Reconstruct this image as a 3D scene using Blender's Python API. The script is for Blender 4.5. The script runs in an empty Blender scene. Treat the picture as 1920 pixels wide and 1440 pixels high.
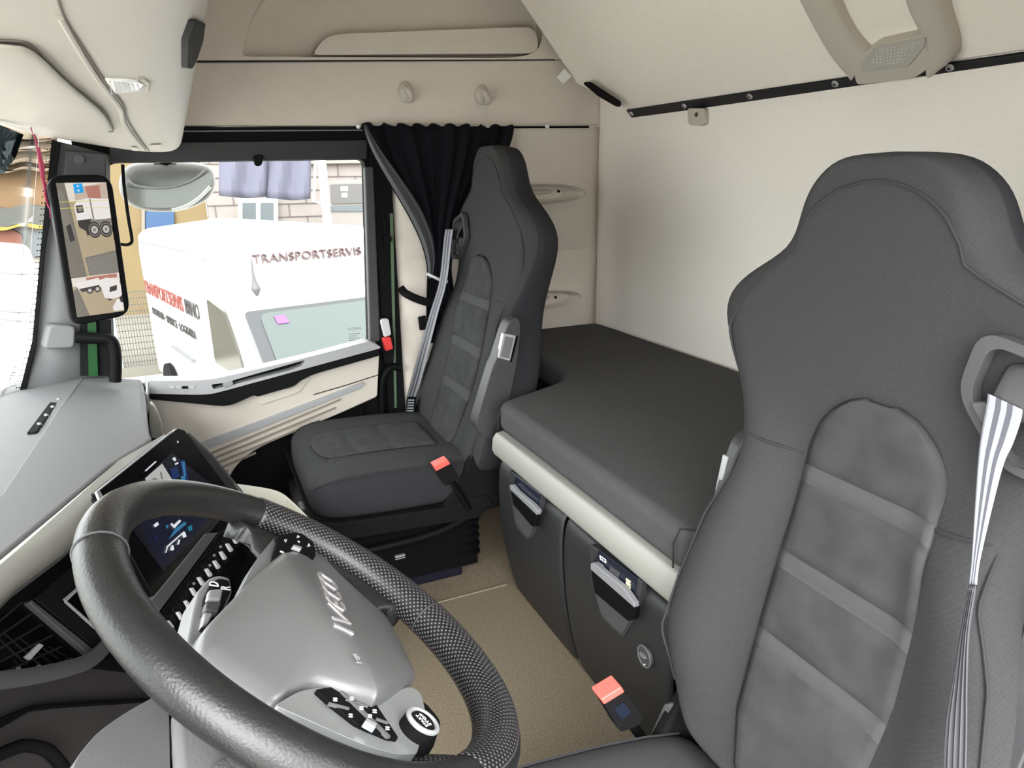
import bpy, bmesh, math, random
from mathutils import Vector as V, Matrix
from mathutils.geometry import tessellate_polygon
random.seed(7)
SC = bpy.context.scene
COL = SC.collection
# ---------------------------------------------------------------- camera, sky, exposure
CAM = V((-1.2628, 0.0, 1.1071))                       # eye of the photographer in the open driver's door
RT, UP, FW = V((-.4097, -.9121, -.0140)).normalized(), V((.2532, -.1285, .9588)).normalized(), V((.8764, -.3893, -.2836)).normalized()
FPX = 1305.66                                          # focal length in pixels of the 1920 x 1440 frame
cam_data = bpy.data.cameras.new('camera'); cam = bpy.data.objects.new('camera', cam_data); COL.objects.link(cam)
cam.matrix_world = Matrix(((RT.x, UP.x, -FW.x, CAM.x), (RT.y, UP.y, -FW.y, CAM.y), (RT.z, UP.z, -FW.z, CAM.z), (0, 0, 0, 1)))
cam_data.sensor_width = 36.0; cam_data.sensor_fit = 'HORIZONTAL'; cam_data.lens = FPX / 1920 * 36.0
cam_data.clip_start = 0.02; cam_data.clip_end = 200
SC.camera = cam
EXPO = 2.72
SC.view_settings.view_transform = 'Standard'; SC.view_settings.look = 'None'
SC.view_settings.exposure = EXPO; SC.view_settings.gamma = 1.0; SC.view_settings.use_curve_mapping = False
SC.cycles.max_bounces = 16; SC.cycles.diffuse_bounces = 10; SC.cycles.transparent_max_bounces = 16
world = bpy.data.worlds.new('overcast_sky'); SC.world = world; world.use_nodes = True
bg = world.node_tree.nodes['Background']; bg.inputs[0].default_value = (.97, .985, 1.0, 1); bg.inputs[1].default_value = 1.0
sun_data = bpy.data.lights.new('soft_sun', 'SUN'); sun_data.energy = 1.7; sun_data.angle = math.radians(60)
sun = bpy.data.objects.new('soft_sun', sun_data); COL.objects.link(sun); sun.rotation_euler = V((1, -.35, -.75)).to_track_quat('-Z', 'Y').to_euler()

# ---------------------------------------------------------------- from a sight line to a place in the cab
def ray(u, v): return FW + RT * ((u - 960) / FPX) - UP * ((v - 720) / FPX)
def atx(u, v, x): r = ray(u, v); return CAM + r * ((x - CAM.x) / r.x)
def aty(u, v, y): r = ray(u, v); return CAM + r * ((y - CAM.y) / r.y)
def atz(u, v, z): r = ray(u, v); return CAM + r * ((z - CAM.z) / r.z)
def atp(u, v, P, n): r = ray(u, v); return CAM + r * ((V(P) - CAM).dot(V(n)) / r.dot(V(n)))

# ---------------------------------------------------------------- materials
MATS = {}
def s2l(c): return tuple(((x / 255) / 12.92 if x / 255 <= .04045 else ((x / 255 + .055) / 1.055) ** 2.4) for x in c)
def mat(name, col, rough=.6, metal=0., bump=0., bscale=200., var=0., vscale=20., spec=.5, coat=0., weave=0.):
    if name in MATS: return MATS[name]
    m = bpy.data.materials.new(name); m.use_nodes = True; nt = m.node_tree; N, L = nt.nodes, nt.links
    b = N['Principled BSDF']; col = tuple(col) + (1,)
    b.inputs['Base Color'].default_value = col; b.inputs['Roughness'].default_value = rough
    b.inputs['Metallic'].default_value = metal; b.inputs['Specular IOR Level'].default_value = spec
    b.inputs['Coat Weight'].default_value = coat
    tc = N.new('ShaderNodeTexCoord')
    if var or weave:
        src = None
        if var:
            nz = N.new('ShaderNodeTexNoise'); nz.inputs['Scale'].default_value = vscale; nz.inputs['Detail'].default_value = 6
            L.new(tc.outputs['Object'], nz.inputs['Vector'])
            mr = N.new('ShaderNodeMapRange'); mr.inputs['To Min'].default_value = 1 - var; mr.inputs['To Max'].default_value = 1 + var
            mr.inputs['From Min'].default_value = .3; mr.inputs['From Max'].default_value = .7
            L.new(nz.outputs['Fac'], mr.inputs['Value']); src = mr.outputs[0]
        if weave:
            w1 = N.new('ShaderNodeTexWave'); w1.inputs['Scale'].default_value = 105; w1.wave_type = 'BANDS'; w1.bands_direction = 'DIAGONAL'
            w1.inputs['Distortion'].default_value = 1.5; w1.inputs['Detail'].default_value = 1; w1.inputs['Detail Scale'].default_value = 3
            L.new(tc.outputs['Object'], w1.inputs['Vector'])
            mw = N.new('ShaderNodeMapRange'); mw.inputs['To Min'].default_value = 1 - weave; mw.inputs['To Max'].default_value = 1 + weave
            L.new(w1.outputs['Fac'], mw.inputs['Value'])
            if src:
                mm = N.new('ShaderNodeMath'); mm.operation = 'MULTIPLY'; L.new(src, mm.inputs[0]); L.new(mw.outputs[0], mm.inputs[1]); src = mm.outputs[0]
            else: src = mw.outputs[0]
        mx = N.new('ShaderNodeVectorMath'); mx.operation = 'SCALE'; mx.inputs[0].default_value = col[:3]
        L.new(src, mx.inputs['Scale']); L.new(mx.outputs[0], b.inputs['Base Color'])
    if bump:
        nb = N.new('ShaderNodeTexNoise'); nb.inputs['Scale'].default_value = bscale; nb.inputs['Detail'].default_value = 3
        L.new(tc.outputs['Object'], nb.inputs['Vector'])
        bp = N.new('ShaderNodeBump'); bp.inputs['Strength'].default_value = bump; bp.inputs['Distance'].default_value = .002
        L.new(nb.outputs['Fac'], bp.inputs['Height']); L.new(bp.outputs[0], b.inputs['Normal'])
    MATS[name] = m; return m
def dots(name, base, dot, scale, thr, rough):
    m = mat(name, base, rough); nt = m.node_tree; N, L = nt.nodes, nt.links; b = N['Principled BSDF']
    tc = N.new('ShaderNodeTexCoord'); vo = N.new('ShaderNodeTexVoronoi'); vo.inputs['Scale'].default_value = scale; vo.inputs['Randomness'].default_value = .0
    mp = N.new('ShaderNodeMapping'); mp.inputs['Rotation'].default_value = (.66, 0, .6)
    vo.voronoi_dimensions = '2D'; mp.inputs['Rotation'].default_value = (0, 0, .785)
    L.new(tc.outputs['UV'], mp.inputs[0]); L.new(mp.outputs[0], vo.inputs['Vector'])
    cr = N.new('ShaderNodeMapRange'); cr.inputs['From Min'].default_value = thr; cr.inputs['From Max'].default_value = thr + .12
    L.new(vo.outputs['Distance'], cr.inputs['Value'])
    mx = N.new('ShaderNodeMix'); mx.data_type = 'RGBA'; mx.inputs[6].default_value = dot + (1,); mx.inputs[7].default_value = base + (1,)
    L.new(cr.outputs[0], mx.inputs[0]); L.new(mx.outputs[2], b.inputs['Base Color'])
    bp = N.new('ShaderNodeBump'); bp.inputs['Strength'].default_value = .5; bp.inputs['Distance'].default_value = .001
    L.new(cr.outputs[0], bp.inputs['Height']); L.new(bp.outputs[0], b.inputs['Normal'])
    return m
def screen(name, rgb, gain=1.0):
    if name in MATS: return MATS[name]
    m = mat(name, (.004, .004, .005), .25); b = m.node_tree.nodes['Principled BSDF']
    b.inputs['Emission Color'].default_value = s2l(rgb) + (1,); b.inputs['Emission Strength'].default_value = gain / 2 ** EXPO
    return m
def glass(name, tint, refl):
    m = bpy.data.materials.new(name); m.use_nodes = True; nt = m.node_tree; N, L = nt.nodes, nt.links
    for n in list(N):
        if n.type == 'BSDF_PRINCIPLED': N.remove(n)
    tr = N.new('ShaderNodeBsdfTransparent'); tr.inputs[0].default_value = tint + (1,)
    gl = N.new('ShaderNodeBsdfGlossy'); gl.inputs['Roughness'].default_value = .02
    fr = N.new('ShaderNodeLayerWeight'); fr.inputs[0].default_value = refl
    mx = N.new('ShaderNodeMixShader'); L.new(fr.outputs['Fresnel'], mx.inputs[0]); L.new(tr.outputs[0], mx.inputs[1]); L.new(gl.outputs[0], mx.inputs[2])
    L.new(mx.outputs[0], N['Material Output'].inputs[0]); MATS[name] = m; return m

CREAMW = mat('cream_wall_fabric', (.85, .805, .74), .95, bump=.08, bscale=600, var=.015, vscale=90)
CREAM = mat('cream_plastic', (.50, .46, .40), .6, bump=.12, bscale=500)
TAUPE = mat('taupe_moulded_lining', (.62, .57, .50), .85, bump=.12, bscale=350, var=.02)
IVORY = mat('ivory_trim', (.29, .285, .26), .45)
FAB = mat('charcoal_woven_fabric', (.034, .034, .035), .95, bump=.3, bscale=700, var=.08, vscale=300, weave=.05, spec=.2)
FABS = mat('charcoal_side_fabric', (.022, .022, .025), .95, bump=.2, bscale=700, var=.06, vscale=200, spec=.2)
SUEDE = mat('grey_suede', (.040, .040, .041), .98, bump=.15, bscale=300, var=.18, vscale=24, spec=.15)
BAND = mat('grey_suede_band', (.056, .056, .058), .95, var=.05, vscale=60, spec=.15)
SEAM = mat('dark_seam', (.018, .018, .02), .9)
MATF = mat('mattress_cover_fabric', (.062, .062, .063), .97, bump=.3, bscale=350, var=.05, vscale=40, weave=.06, spec=.15)
BLACK = mat('black_plastic', (.004, .004, .0045), .55, spec=.08)
BLACKM = mat('matt_black_plastic', (.0055, .0055, .006), .8, bump=.1, bscale=500, spec=.1)
BLACKG = mat('gloss_black', (.002, .002, .0025), .15, spec=.15)
CHAR = mat('charcoal_plastic', (.019, .019, .0205), .48, bump=.2, bscale=600)
GREYP = mat('mid_grey_soft_plastic', (.105, .105, .108), .62, bump=.12, bscale=600)
GREYD = mat('dark_grey_plastic', (.055, .055, .058), .5, bump=.12, bscale=600)
GREYL = mat('light_grey_plastic', (.21, .21, .22), .5)
SILVER = mat('satin_silver', (.40, .41, .42), .32, metal=.35)
CHROME = mat('chrome', (.75, .75, .77), .2, metal=.3)
STEELB = mat('bolt_steel', (.5, .5, .52), .3, metal=.6)
LEATH = mat('black_leather', (.009, .009, .0095), .38, bump=.22, bscale=420)
PERF = dots('perforated_leather', (.008, .008, .009), (.11, .11, .115), 215., .20, .40)  # perforation holes, their specular glints painted in as paler dots
RED = mat('red_plastic', (.62, .035, .03), .4)
REDP = mat('buckle_red', (.70, .10, .08), .4)
WHITEP = mat('white_plastic', (.75, .75, .74), .4)
INKW = mat('white_marking', (.75, .75, .75), .6)
INKD = mat('dark_marking', (.05, .05, .055), .7)
CURT = mat('black_curtain_cloth', (.005, .005, .0075), .95, bump=.2, bscale=500, spec=.15)
LINING = mat('grey_curtain_lining', (.06, .06, .068), .6, spec=.6)
NAVY = mat('navy_painted_metal', (.007, .007, .015), .55, spec=.2)
NAVYP = mat('navy_gloss_panel', (.010, .013, .024), .2)
BELT = mat('grey_belt_webbing', (.24, .245, .27), .55, bump=.1, bscale=800)
BELTD = mat('belt_stripe', (.07, .07, .085), .6)
FLOORM = mat('beige_speckled_floor', (.185, .152, .106), .9, bump=.3, bscale=250, var=.28, vscale=260, spec=.2)
GREENP = mat('green_body_paint', (.008, .045, .012), .3, spec=.2)
PINK = mat('pink_plastic', (.42, .05, .11), .5)
GLASS = glass('window_glass', (.95, .97, .96), .015)

# ---------------------------------------------------------------- building blocks
OFF = {}
def prop(o, label=None, cat=None, group=None, kind=None):
    if label: o['label'] = label
    if cat: o['category'] = cat
    if group: o['group'] = group
    if kind: o['kind'] = kind
    return o
def thing(name, label, cat, loc, group=None, kind=None):
    o = bpy.data.objects.new(name, None); COL.objects.link(o); o.location = loc; o.empty_display_size = .05
    OFF[o.name] = V(loc); return prop(o, label, cat, group, kind)
def fin(name, bm, mats, parent=None, bevel=0, seg=3, sub=0, solid=0, smooth=True, angle=35, soff=-1):
    bmesh.ops.recalc_face_normals(bm, faces=bm.faces)
    if parent is not None: org = OFF[parent.name]
    else:
        xs = [v.co for v in bm.verts]
        org = V(((min(c.x for c in xs) + max(c.x for c in xs)) / 2, (min(c.y for c in xs) + max(c.y for c in xs)) / 2, min(c.z for c in xs)))
    for v in bm.verts: v.co -= org
    for f in bm.faces: f.smooth = smooth
    if smooth and not bevel and not sub:
        for e in bm.edges:
            if len(e.link_faces) == 2 and e.calc_face_angle(0) > math.radians(angle): e.smooth = False
    me = bpy.data.meshes.new(name); bm.to_mesh(me); bm.free()
    for m in (mats if isinstance(mats, (list, tuple)) else [mats]): me.materials.append(m)
    o = bpy.data.objects.new(name, me); COL.objects.link(o)
    if parent is not None: o.parent = parent; OFF[o.name] = org
    else: o.location = org; OFF[o.name] = org
    if solid:
        md = o.modifiers.new('thickness', 'SOLIDIFY'); md.thickness = solid; md.offset = soff
    if bevel:
        md = o.modifiers.new('bevel', 'BEVEL'); md.width = bevel; md.segments = seg; md.limit_method = 'ANGLE'; md.angle_limit = math.radians(angle); md.harden_normals = True
    if sub:
        md = o.modifiers.new('subd', 'SUBSURF'); md.levels = sub; md.render_levels = sub
    return o
def rnd(pts, r, seg=5, only=None):
    out = []; n = len(pts)
    for i, p in enumerate(pts):
        p = V(p)
        if only is not None and i not in only: out.append(p); continue
        a, b = V(pts[i - 1]), V(pts[(i + 1) % n]); ri = r[i] if isinstance(r, (list, tuple)) else r
        da, db = (a - p), (b - p); la, lb = da.length, db.length
        A, B = p + da * min(ri / la, .48), p + db * min(ri / lb, .48)
        for k in range(seg + 1):
            t = k / seg; out.append(A * (1 - t) ** 2 + p * 2 * t * (1 - t) + B * t * t)
    return out
def bm_plate(bm, pts, thick, holes=(), mi=0):
    t = V(thick); loops = [list(pts)] + [list(h) for h in holes]; f0 = []; edges = []; fv = []
    for lp in loops:
        vs = [bm.verts.new(V(p)) for p in lp]; ws = [bm.verts.new(V(p) + t) for p in lp]; fv.append((vs, ws))
    if not holes:
        fs = [bm.faces.new(fv[0][0]), bm.faces.new(fv[0][1][::-1])]
    else:
        fs = []; tris = tessellate_polygon([[V(p) for p in lp] for lp in loops])
        for side in (0, 1):
            al = [v for pr in fv for v in pr[side]]
            for q in tris:
                try: fs.append(bm.faces.new([al[i] for i in q]))
                except ValueError: pass
    for vs, ws in fv:
        n = len(vs)
        for i in range(n): fs.append(bm.faces.new((vs[i], vs[(i + 1) % n], ws[(i + 1) % n], ws[i])))
    for f in fs: f.material_index = mi
def plate(name, pts, thick, m, parent=None, holes=(), bevel=0, **k):
    bm = bmesh.new(); bm_plate(bm, pts, thick, holes); return fin(name, bm, m, parent, bevel=bevel, **k)
def bm_box(bm, c, s, R=None, mi=0):
    c = V(c); hx, hy, hz = s[0] / 2, s[1] / 2, s[2] / 2; vs = []
    for p in ((-1, -1, -1), (1, -1, -1), (1, 1, -1), (-1, 1, -1), (-1, -1, 1), (1, -1, 1), (1, 1, 1), (-1, 1, 1)):
        q = V((p[0] * hx, p[1] * hy, p[2] * hz)); q = R @ q if R is not None else q; vs.append(bm.verts.new(c + q))
    for f in ((0, 3, 2, 1), (4, 5, 6, 7), (0, 1, 5, 4), (1, 2, 6, 5), (2, 3, 7, 6), (3, 0, 4, 7)):
        bm.faces.new([vs[i] for i in f]).material_index = mi
def box(name, c, s, m, parent=None, R=None, bevel=0, **k):
    bm = bmesh.new(); bm_box(bm, c, s, R); return fin(name, bm, m, parent, bevel=bevel, **k)
def smoothpath(pts, n=8, closed=False):
    P = [V(p) for p in pts]; out = []; m = len(P)
    rng = range(m) if closed else range(m - 1)
    for i in rng:
        p0 = P[(i - 1) % m] if closed or i > 0 else P[0] * 2 - P[1]; p1 = P[i]; p2 = P[(i + 1) % m]; p3 = P[(i + 2) % m] if closed or i + 2 < m else P[-1] * 2 - P[-2]
        for k in range(n):
            t = k / n; out.append(.5 * ((2 * p1) + (p2 - p0) * t + (2 * p0 - 5 * p1 + 4 * p2 - p3) * t * t + (3 * p1 - p0 - 3 * p2 + p3) * t ** 3))
    if not closed: out.append(P[-1])
    return out
def bm_loft(bm, loops, caps=True, closed=False, mi=0):
    rows = [[bm.verts.new(V(p)) for p in lp] for lp in loops]; n = len(rows[0]); m = len(rows); fs = []
    for i in range(m if closed else m - 1):
        a, b = rows[i], rows[(i + 1) % m]
        for j in range(n):
            try: fs.append(bm.faces.new((a[j], a[(j + 1) % n], b[(j + 1) % n], b[j])))
            except ValueError: pass
    if caps and not closed: fs += [bm.faces.new(rows[0][::-1]), bm.faces.new(rows[-1])]
    for f in fs: f.material_index = mi
    return rows
def bm_tube(bm, pts, r, seg=10, closed=False, mi=0, flat=1.0, up=None):
    P = [V(p) for p in pts]; m = len(P); loops = []; nrm = None
    for i in range(m):
        if closed: t = P[(i + 1) % m] - P[i - 1]
        else: t = P[min(i + 1, m - 1)] - P[max(i - 1, 0)]
        t.normalize()
        if up is not None: nrm = (V(up) - t * V(up).dot(t)).normalized()
        elif nrm is None:
            nrm = t.orthogonal().normalized()
        else: nrm = (nrm - t * nrm.dot(t)).normalized()
        bn = t.cross(nrm); ri = r[i] if isinstance(r, (list, tuple)) else r
        loops.append([P[i] + nrm * (ri * flat * math.cos(2 * math.pi * k / seg)) + bn * (ri * math.sin(2 * math.pi * k / seg)) for k in range(seg)])
    bm_loft(bm, loops, True, closed, mi)
def tube(name, pts, r, m, parent=None, seg=10, closed=False, flat=1.0, up=None, n=0, **k):
    if n:
        if isinstance(r, (list, tuple)): r = [interp(i / n, list(range(len(r))), r) for i in range((len(r) - 1) * n + 1)]
        pts = smoothpath(pts, n, closed)
    bm = bmesh.new(); bm_tube(bm, pts, r, seg, closed, 0, flat, up); return fin(name, bm, m, parent, angle=60, **k)
def bm_grid(bm, rows, mi=0):
    uv = bm.loops.layers.uv.verify(); mj = len(rows) // 2; mk = len(rows[0]) // 2; us = [0.]; vs_ = [0.]
    for j in range(1, len(rows[0])): us.append(us[-1] + (V(rows[mj][j]) - V(rows[mj][j - 1])).length)
    for i in range(1, len(rows)): vs_.append(vs_[-1] + (V(rows[i][mk]) - V(rows[i - 1][mk])).length)
    R = [[bm.verts.new(V(p)) for p in r] for r in rows]
    for i in range(len(R) - 1):
        for j in range(len(R[0]) - 1):
            f = bm.faces.new((R[i][j], R[i][j + 1], R[i + 1][j + 1], R[i + 1][j])); f.material_index = mi(i, j) if callable(mi) else mi
            for lp, (a, b) in zip(f.loops, ((i, j), (i, j + 1), (i + 1, j + 1), (i + 1, j))): lp[uv].uv = (us[b], vs_[a])
def grid(name, rows, m, parent=None, mi=0, **k):
    bm = bmesh.new(); bm_grid(bm, rows, mi); return fin(name, bm, m, parent, **k)
def bm_disc(bm, c, n, r, h, seg=20, r2=None, mi=0, ax=None):
    c, n = V(c), V(n).normalized(); a = (V(ax) if ax is not None else n.orthogonal()).normalized(); b = n.cross(a); r2 = r if r2 is None else r2
    lo = [[c + (a * math.cos(2 * math.pi * k / seg) + b * math.sin(2 * math.pi * k / seg)) * rr + n * hh for k in range(seg)] for rr, hh in ((r, 0), (r2, h))]
    bm_loft(bm, lo, True, False, mi)
def disc(name, c, n, r, h, m, parent=None, seg=24, r2=None, **k):
    bm = bmesh.new(); bm_disc(bm, c, n, r, h, seg, r2); return fin(name, bm, m, parent, **k)
def bm_ellipsoid(bm, c, ax, seg=16, rings=10, mi=0):
    c = V(c); a, b, d = [V(x) for x in ax]; loops = []
    for i in range(1, rings):
        th = math.pi * i / rings
        loops.append([c + d * math.cos(th) + (a * math.cos(2 * math.pi * k / seg) + b * math.sin(2 * math.pi * k / seg)) * math.sin(th) for k in range(seg)])
    bm_loft(bm, loops, True, False, mi)
def text_bm(bm, s, P, Q, upv, depth=.001, mi=0, h=None, spacing=1.0, out=None):
    """letters of s along the baseline P -> Q, standing towards upv, raised along out"""
    cu = bpy.data.curves.new('t', 'FONT'); cu.body = s; cu.size = 1; cu.extrude = .5; cu.space_character = spacing; cu.resolution_u = 3
    o = bpy.data.objects.new('t', cu); COL.objects.link(o); dg = bpy.context.evaluated_depsgraph_get(); me = bpy.data.meshes.new_from_object(o.evaluated_get(dg))
    COL.objects.unlink(o); bpy.data.objects.remove(o); bpy.data.curves.remove(cu)
    P, Q = V(P), V(Q); ex = (Q - P); L = ex.length; ex.normalize(); up = V(upv); up = (up - ex * up.dot(ex)).normalized(); nz = out.normalized() if out is not None else ex.cross(up)
    x0 = min(v.co.x for v in me.vertices); x1 = max(v.co.x for v in me.vertices); y1 = max(v.co.y for v in me.vertices)
    sx = L / max(1e-6, x1 - x0); sy = (h / y1) if h else sx
    vs = [bm.verts.new(P + ex * ((v.co.x - x0) * sx) + up * (v.co.y * sy) + nz * (v.co.z * depth)) for v in me.vertices]
    for p in me.polygons:
        try: bm.faces.new([vs[i] for i in p.vertices]).material_index = mi
        except ValueError: pass
    bpy.data.meshes.remove(me)
def text(name, s, P, Q, upv, m, parent=None, depth=.001, h=None, spacing=1.0, out=None):
    bm = bmesh.new(); text_bm(bm, s, P, Q, upv, depth, 0, h, spacing, out); return fin(name, bm, m, parent, angle=30)
def struct(o): o['kind'] = 'structure'; return o
def lerp(a, b, t): return a + (b - a) * t
def interp(x, xs, ys):
    if x <= xs[0]: return ys[0]
    for i in range(len(xs) - 1):
        if x <= xs[i + 1]: return lerp(ys[i], ys[i + 1], (x - xs[i]) / (xs[i + 1] - xs[i]))
    return ys[-1]
def sst(a, b, x): t = max(0, min(1, (x - a) / (b - a))); return t * t * (3 - 2 * t)
# ================================================================ THE SETTING
def PX(x, *pts): return [atx(u, v, x) for u, v in pts]
def PY(y, *pts): return [aty(u, v, y) for u, v in pts]
def PZ(z, *pts): return [atz(u, v, z) for u, v in pts]
DX = V((1, 0, 0)); DY = V((0, 1, 0)); DZ = V((0, 0, 1))
struct(box('floor', (0, -.42, -.02), (2.16, 2.12, .04), FLOORM))
struct(box('wall_back', (0, -1.412, .98), (2.2, .046, 2.04), CREAMW))
struct(box('wall_left', (-1.085, -1.02, .98), (.05, .78, 2.04), CREAM))
struct(box('trim_1', (-1.085, .03, 1.64), (.05, 1.32, .72), CREAM))
struct(box('ceiling', (0, -.38, 2.02), (2.2, 2.1, .04), CREAM))
struct(box('wall_front', (0, .655, .24), (2.16, .05, .56), BLACKM))
struct(box('trim_2', (0, .66, 1.64), (2.2, .05, .76), CREAM))
struct(box('trim_3', (-1.085, .52, .6), (.06, .3, 1.3), GREYP))
# beige mat edge on the floor
welt = [V((.327, -.10, .004)), V((.327, -.68, .004))]
mt = bmesh.new(); bm_box(mt, (-.06, -.37, .002), (.772, .66, .004)); m_ = fin('floor_mat', mt, FLOORM)
prop(m_, 'beige speckled floor mat between the two seats with pale welt edge', 'mat')
o = tube('welt', welt, .0028, mat('pale_welt', (.215, .18, .13), .9), m_, seg=8)

# --- passenger side wall above the door
cov = PX(1.05, (362, 115), (1042, 112)) + [atx(1106, 182, 1.05), atx(1121, 236, 1.05)] + PX(1.03, (1100, 237), (338, 236))
cov = [atx(300, 116, 1.05), atx(1042, 112, 1.05), V((1.05, -1.385, 1.502)), V((1.05, -1.387, 1.285)), atx(1100, 237, 1.03), atx(300, 236, 1.03)]
struct(plate('trim_4', cov, (.035, 0, 0), TAUPE, bevel=.006))
pk = rnd(PX(1.046, (452, 106), (470, 28), (520, -35), (900, -60), (1010, -60), (1022, 96), (960, 109)), [.02, .08, .08, .05, .05, .1, .05])
up_out = [V((1.046, .62, 1.402)), V((1.046, -1.40, 1.504)), V((1.046, -1.40, 2.03)), V((1.046, .62, 2.03))]
wr = struct(plate('wall_right', up_out, (.02, 0, 0), TAUPE, holes=[pk]))
loops = [pk, [p + V((.012, 0, 0)) for p in pk], [p + V((.05, 0, 0)) for p in pk]]
cen = sum(pk, V()) / len(pk)
loops.append([cen + (p - cen) * .97 + V((.06, 0, 0)) for p in pk])
bm = bmesh.new(); rows = bm_loft(bm, loops, False); bm.faces.new(rows[-1])
fin('storage_recess', bm, TAUPE, wr, angle=50)
shelf = rnd(PX(1.05, (585, 103), (612, 64), (930, 52), (1005, 50), (1012, 100)), [.02, .05, .05, .04, .04])
plate('storage_lip', shelf, (.05, 0, 0), TAUPE, wr, bevel=.012)
tube('panel_seam', PX(1.047, (362, 116), (700, 114), (1040, 112)), .0022, SEAM, wr, seg=6)
struct(box('trim_8', (1.165, -1.0, .98), (.04, .84, 2.04), CREAM)); struct(box('trim_9', (1.165, .03, 1.66), (.04, 1.30, .76), CREAM))
# --- rear side panel with two oval cups
zs = [.28 + i / 37 for i in range(38)]; ys = [-.605 - .0412 * j for j in range(20)]
def sx(y, z): return 1.055 - .034 * abs(math.sin(math.pi * (z - .50) / .345)) ** .55 * sst(-.6, -.68, y) * sst(-1.389, -1.32, y) + .05 * sst(-.66, -.6, y) * 0
tr = struct(grid('trim_5', [[V((sx(y, z), y, z)) for y in ys] for z in zs], mat('side_panel_fabric', (.60, .55, .485), .92, bump=.2, bscale=420), solid=.004))
def cup(name, c, hl, hh, prnt):
    bm = bmesh.new(); loops = []
    for k, (s, dx) in enumerate(((1.05, .014), (1.0, -.012), (.94, -.024), (.86, -.020), (.80, -.004), (.72, .005), (.3, .007))):
        lp = []
        for i in range(40):
            a = 2 * math.pi * i / 40; cy = math.copysign(abs(math.cos(a)) ** .9, math.cos(a)); sz = math.sin(a)
            lp.append(V((c.x + dx, c.y + hl * (s if k < 4 else s * 1.02) * cy, c.z + hh * s * sz + (.004 if k > 4 else 0))))
        loops.append(lp)
    rows = bm_loft(bm, loops, False); bm.faces.new(rows[-1]); return fin(name, bm, CREAM, prnt, angle=60)
c1 = V((1.012, -1.135, 1.052)); c2 = V((1.012, -1.125, .676))
for c in (c1, c2):
    k = cup('oval_cup', c, .172, .032, tr)
    bm = bmesh.new(); bm_ellipsoid(bm, c + V((.004, .01, .006)), (V((.012, 0, 0)), V((0, .055, 0)), V((0, 0, .008)))); fin('cup_hook', bm, CREAM, k)
    disc('cup_screw', c + V((-.012, -.06, .008)), (-1, 0, 0), .005, .004, BLACK, k, seg=12)

# --- passenger door
door = thing('door_1', 'passenger door with cream lining, black armrest band and large side window', 'door', (1.06, -.18, .02)); door['kind'] = 'structure'
hole = rnd(PX(1.05, (196, 306), (684, 299), (693, 646), (400, 728), (215, 725)), [.03, .02, .02, .1, .03])
outer = [V((1.05, .30, .02)), V((1.05, .27, 1.262)), V((1.05, -.545, 1.262)), V((1.05, -.545, .02))]
plate('door_frame', outer, (.05, 0, 0), BLACKM, door, holes=[hole])
plate('header_panel', PX(1.042, (205, 268), (690, 262), (688, 298), (205, 305)), (.012, 0, 0), mat('header_charcoal', (.012, .012, .014), .6), door, bevel=.003)
plate('curtain_rail', PX(1.02, (300, 243), (1105, 240), (1105, 236), (300, 238)), (.012, 0, 0), BLACK, door, bevel=.002)
tube('header_gasket', PX(1.04, (340, 246), (680, 244)), .0022, GREYL, door, seg=6)
plate('header_clip', rnd(PX(1.03, (474, 291), (495, 290), (491, 311), (478, 312)), .01), (.014, 0, 0), BLACK, door, bevel=.003)
plate('window_channel', rnd(PX(1.03, (684, 312), (701, 312), (714, 640), (694, 646)), .01), (.03, 0, 0), mat('channel_grey', (.035, .035, .04), .55), door, bevel=.008)
plate('lower_lining', rnd(PX(1.0, (270, 738), (420, 740), (712, 655), (708, 744), (626, 781), (518, 824), (464, 852), (438, 880), (426, 905), (330, 905), (285, 800)), [.01, .02, .01, .01, .05, .05, .05, .05, .02, .02, .02]), (.05, 0, 0), CREAM, door, bevel=.008)
plate('armrest_band', rnd(PX(.965, (278, 736), (388, 739), (420, 732), (712, 652), (712, 667), (588, 702), (566, 712), (553, 724), (483, 744), (477, 741), (428, 763), (280, 749)), [.004, .05, .05, .004, .004, .04, .03, .03, .004, .01, .03, .01]), (.05, 0, 0), BLACKM, door, bevel=.005)
sill_o = rnd(PX(.96, (270, 715), (393, 713), (575, 671), (692, 640), (713, 650), (713, 653), (420, 733), (388, 741), (276, 738)), [.004, .04, .1, .01, .004, .004, .05, .05, .004])
slot = rnd(PX(.96, (396, 721), (420, 718), (572, 675), (566, 686), (545, 694), (420, 726), (400, 730)), .006)
plate('window_sill', sill_o, (.06, 0, 0), mat('sill_grey', (.30, .30, .31), .45), door, holes=[slot])
plate('pull_slot', [p + V((.035, 0, 0)) for p in slot], (.01, 0, 0), BLACKM, door)
plate('lock_lever', PX(.955, (417, 720), (436, 714), (438, 722), (420, 728)), (.02, 0, 0), GREYL, door, bevel=.002)
for i in range(4):
    a, b = 317 + i * 12.2, 317 + (i + 1) * 12.2 - 1
    plate('window_switch', PX(.957, (a, 724.2), (b, 724.4), (b, 729.2), (a, 729)), (.008, 0, 0), BLACK if i == 2 else mat('switch_grey', (.36, .36, .37), .5), door, bevel=.001)
plate('grab_recess', rnd(PX(.992, (478, 740), (487, 760), (560, 736), (584, 706), (560, 715), (552, 726)), .01), (.03, 0, 0), mat('cream_recess', (.50, .47, .40), .6), door, bevel=.006)
plate('aluminium_strip', rnd(PX(.99, (350, 850), (376, 831), (684, 716), (678, 727), (386, 843), (360, 858)), .006), (.02, 0, 0), SILVER, door, bevel=.003)
bm = bmesh.new()
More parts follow.
